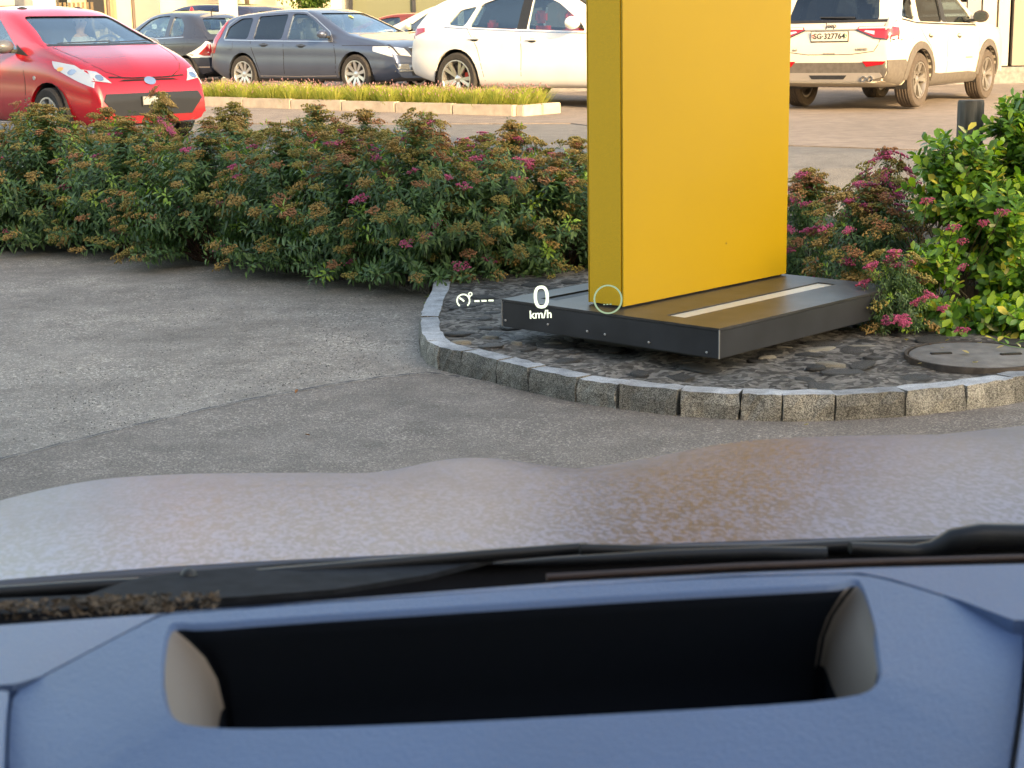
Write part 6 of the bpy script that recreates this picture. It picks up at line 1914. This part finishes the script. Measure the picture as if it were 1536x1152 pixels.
# edge roll of the opening and shaft walls
def shaft():
    n = len(rim_r); c = sum((p for p in rim_r), Vector()) / n
    bm = bmesh.new()
    xs_ = [p.x for p in rim_r]; x0_, x1_ = min(xs_), max(xs_)
    rings = []
    for lvl, (dz, inn) in enumerate(((0, 0), (-.0025, .0015), (-.009, .008), (-.018, .0155), (-.030, .021), (-.046, .0238), (-.085, .0245))):
        rg = []
        for p in rim_r:
            e0 = math.exp(-((p.x - x0_) / .022) ** 2); e1 = math.exp(-((p.x - x1_) / .022) ** 2)
            sx_ = inn * (e0 * 1.0 - e1 * .85)
            sy_ = (.004 if p.y > c.y else -.004) * (-1 if lvl else 0)
            rg.append(bm.verts.new((p.x + sx_, p.y + sy_, p.z + dz)))
        rings.append(rg)
    mi_ = []
    for a in range(len(rings) - 1):
        for i in range(n):
            f = bm.faces.new((rings[a][i], rings[a][(i + 1) % n], rings[a + 1][(i + 1) % n], rings[a + 1][i]))
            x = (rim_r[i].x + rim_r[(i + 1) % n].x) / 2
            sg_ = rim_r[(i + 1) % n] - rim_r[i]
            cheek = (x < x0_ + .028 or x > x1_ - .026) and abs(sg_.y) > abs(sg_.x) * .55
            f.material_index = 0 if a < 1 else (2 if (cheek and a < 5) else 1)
    f = bm.faces.new(rings[-1]); f.material_index = 1
    bmesh.ops.recalc_face_normals(bm, faces=bm.faces); bmesh.ops.reverse_faces(bm, faces=bm.faces)
    bm_obj('display_shaft', bm, [M_DASH, M_REC, mat('shaft cheek painted warm-lit', (.21, .175, .15), .6)], own, smooth=True)  # beige on the cheeks paints in the warm light falling on them
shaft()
# dashboard top beside and behind the housing, 6 mm lower
gp_ = .0035
outer = [Vector((p.x, p.y, ZD - .006)) for p in ([onp(x, y) for x, y in far_edge])]
left_side = [onp(-420, 1030), onp(-60, 1030), onp(0, 1029), onp(20, 1028)]
top_poly = [onp(x, y, ZD - .004) for x, y in far_edge] + [onp(1900, 930, ZD - .004), onp(1700, 932, ZD - .004), onp(1520, 930, ZD - .004), onp(1440, 900, ZD - .004), onp(1340, 869, ZD - .004), onp(1290, 859, ZD - .004), onp(1100, 863, ZD - .004), onp(500, 901, ZD - .004), onp(262, 918, ZD - .004), onp(235, 923, ZD - .004), onp(60, 1015, ZD - .004), onp(20, 1026, ZD - .004), onp(-420, 1060, ZD - .004)]
bm = bmesh.new(); tv = [bm.verts.new((p.x, p.y, p.z)) for p in top_poly]
f = bm.faces.new(tv); bmesh.ops.triangulate(bm, faces=[f]); bmesh.ops.recalc_face_normals(bm, faces=bm.faces)
if sum(f.normal.z for f in bm.faces) < 0: bmesh.ops.reverse_faces(bm, faces=bm.faces)
r_ = bmesh.ops.extrude_face_region(bm, geom=list(bm.faces)); bmesh.ops.translate(bm, vec=(0, 0, -.02), verts=[g_ for g_ in r_['geom'] if isinstance(g_, bmesh.types.BMVert)])
bmesh.ops.recalc_face_normals(bm, faces=bm.faces)
bm_obj('dashboard_top', bm, M_DASH, own)
for nm_, pl_ in (('side_panel', [(-420, 1068), (-60, 1040), (0, 1036), (13, 1037), (8, 1080), (4, 1160), (6, 1420), (-420, 1420)]), ('side_panel', [(1541, 942), (1700, 940), (1900, 938), (1900, 1400), (1500, 1400), (1520, 1180), (1540, 1040)])):
    P_ = [onp(x, y, ZD - .004) for x, y in pl_]
    bm = bmesh.new(); f = bm.faces.new([bm.verts.new(p) for p in P_])
    r_ = bmesh.ops.extrude_face_region(bm, geom=[f]); bmesh.ops.translate(bm, vec=(0, 0, -.02), verts=[g_ for g_ in r_['geom'] if isinstance(g_, bmesh.types.BMVert)])
    bmesh.ops.recalc_face_normals(bm, faces=bm.faces); bm_obj(nm_, bm, M_DASH, own)
# dark carrier under the seams
cc = at_v(768, 1000, .7)
box('dashboard_carrier', (cc.x + .05, .62, ZD - .13), (1.7, .75, .02), M_REC, own)

# head-up display: luminous read-outs optically floating ahead of the bonnet
M_HUD = mat('display light white', (0, 0, 0), 1, spec=0, emit=((.80, 1.0, .93), .42))
M_HUDG = mat('display light green', (0, 0, 0), 1, spec=0, emit=((.42, .66, .52), .2))
VH = 5.0
q0 = at_v(810, 455, VH); ppmh = FPX / VH
def hud(name, me, px, py, m, sc=1.0):
    me.materials.append(m)
    p = at_v(px, py, VH)
    o = link_mesh(name, me, None, own, loc=p, rot=(R(90 - 10), 0, 0), scale=(sc, sc, sc)); return o
z_ = bpy.data.meshes.new('zero_digit')
bm = bmesh.new()
def stroke_loop(bm, pts, w, closed=True, th=.002):
    n = len(pts); A, B = [], []
    for i in range(n):
        a = Vector(pts[(i - 1) % n] if closed or i else pts[0]); b_ = Vector(pts[(i + 1) % n] if closed or i < n - 1 else pts[-1])
        t = (b_ - a).normalized(); nn = Vector((-t.y, t.x)) * w / 2; c = Vector(pts[i])
        A.append([bm.verts.new((c.x + nn.x, c.y + nn.y, s_ * th)) for s_ in (1, -1)]); B.append([bm.verts.new((c.x - nn.x, c.y - nn.y, s_ * th)) for s_ in (1, -1)])
    for i in range(n if closed else n - 1):
        j = (i + 1) % n
        bm.faces.new((A[i][0], A[j][0], B[j][0], B[i][0])); bm.faces.new((B[i][1], B[j][1], A[j][1], A[i][1]))
        bm.faces.new((A[i][1], A[j][1], A[j][0], A[i][0])); bm.faces.new((B[i][0], B[j][0], B[j][1], B[i][1]))
u_ = 1 / ppmh
pts = []
for k in range(36):
    a = 2 * math.pi * k / 36; c_, s_ = math.cos(a), math.sin(a)
    pts.append((9.3 * math.copysign(abs(c_) ** .75, c_) * u_, 15.3 * math.copysign(abs(s_) ** .85, s_) * u_))
stroke_loop(bm, pts, 4.6 * u_)
bm.to_mesh(z_); bm.free(); hud('speed_digit', z_, 812, 445.5, M_HUD)
hud('unit_lettering', text_mesh('km/h', 17.5 * u_, .001, bold=.30 * u_), 811, 472, M_HUD)
bm = bmesh.new(); me = bpy.data.meshes.new('target_ring')
stroke_loop(bm, [(21.5 * math.cos(a) * u_, 21.5 * math.sin(a) * u_) for a in np.linspace(0, 2 * math.pi, 48, endpoint=False)], 2.4 * u_); 
bm.to_mesh(me); bm.free(); hud('assist_ring', me, 912, 449, M_HUDG)
bm = bmesh.new(); me = bpy.data.meshes.new('ticks')
for k in (-6, -1, 4): stroke_loop(bm, [((k - 1.3) * u_, 0), ((k + 1.3) * u_, 0)], 1.6 * u_, False)
bm.to_mesh(me); bm.free(); hud('ring_ticks', me, 912, 456.5, M_HUDG)
# cruise-control gauge symbol
bm = bmesh.new(); me = bpy.data.meshes.new('gauge')
stroke_loop(bm, [(9.6 * math.cos(a) * u_, 9.6 * math.sin(a) * u_) for a in np.linspace(R(232), R(-52), 30)], 2.0 * u_, False)
stroke_loop(bm, [(-5.5 * u_, 4.5 * u_), (-1.5 * u_, 1.5 * u_), (1.2 * u_, -1 * u_)], 2.6 * u_, False)
stroke_loop(bm, [((11.2 + 2.6 * math.cos(a)) * u_, (9.5 + 2.6 * math.sin(a)) * u_) for a in np.linspace(0, 2 * math.pi, 14, endpoint=False)], 1.3 * u_)
stroke_loop(bm, [(11 * u_, 7 * u_), (9.4 * u_, 3.5 * u_)], 1.4 * u_, False)
bm.to_mesh(me); bm.free(); hud('cruise_symbol', me, 695, 451, M_HUD)
bm = bmesh.new(); me = bpy.data.meshes.new('dashes')
for k in (-1, 0, 1): stroke_loop(bm, [((k * 10.8 - 3.8) * u_, 0), ((k * 10.8 + 3.8) * u_, -.3 * u_)], 2.6 * u_, False)
bm.to_mesh(me); bm.free(); hud('speed_dashes', me, 726, 451, M_HUD)
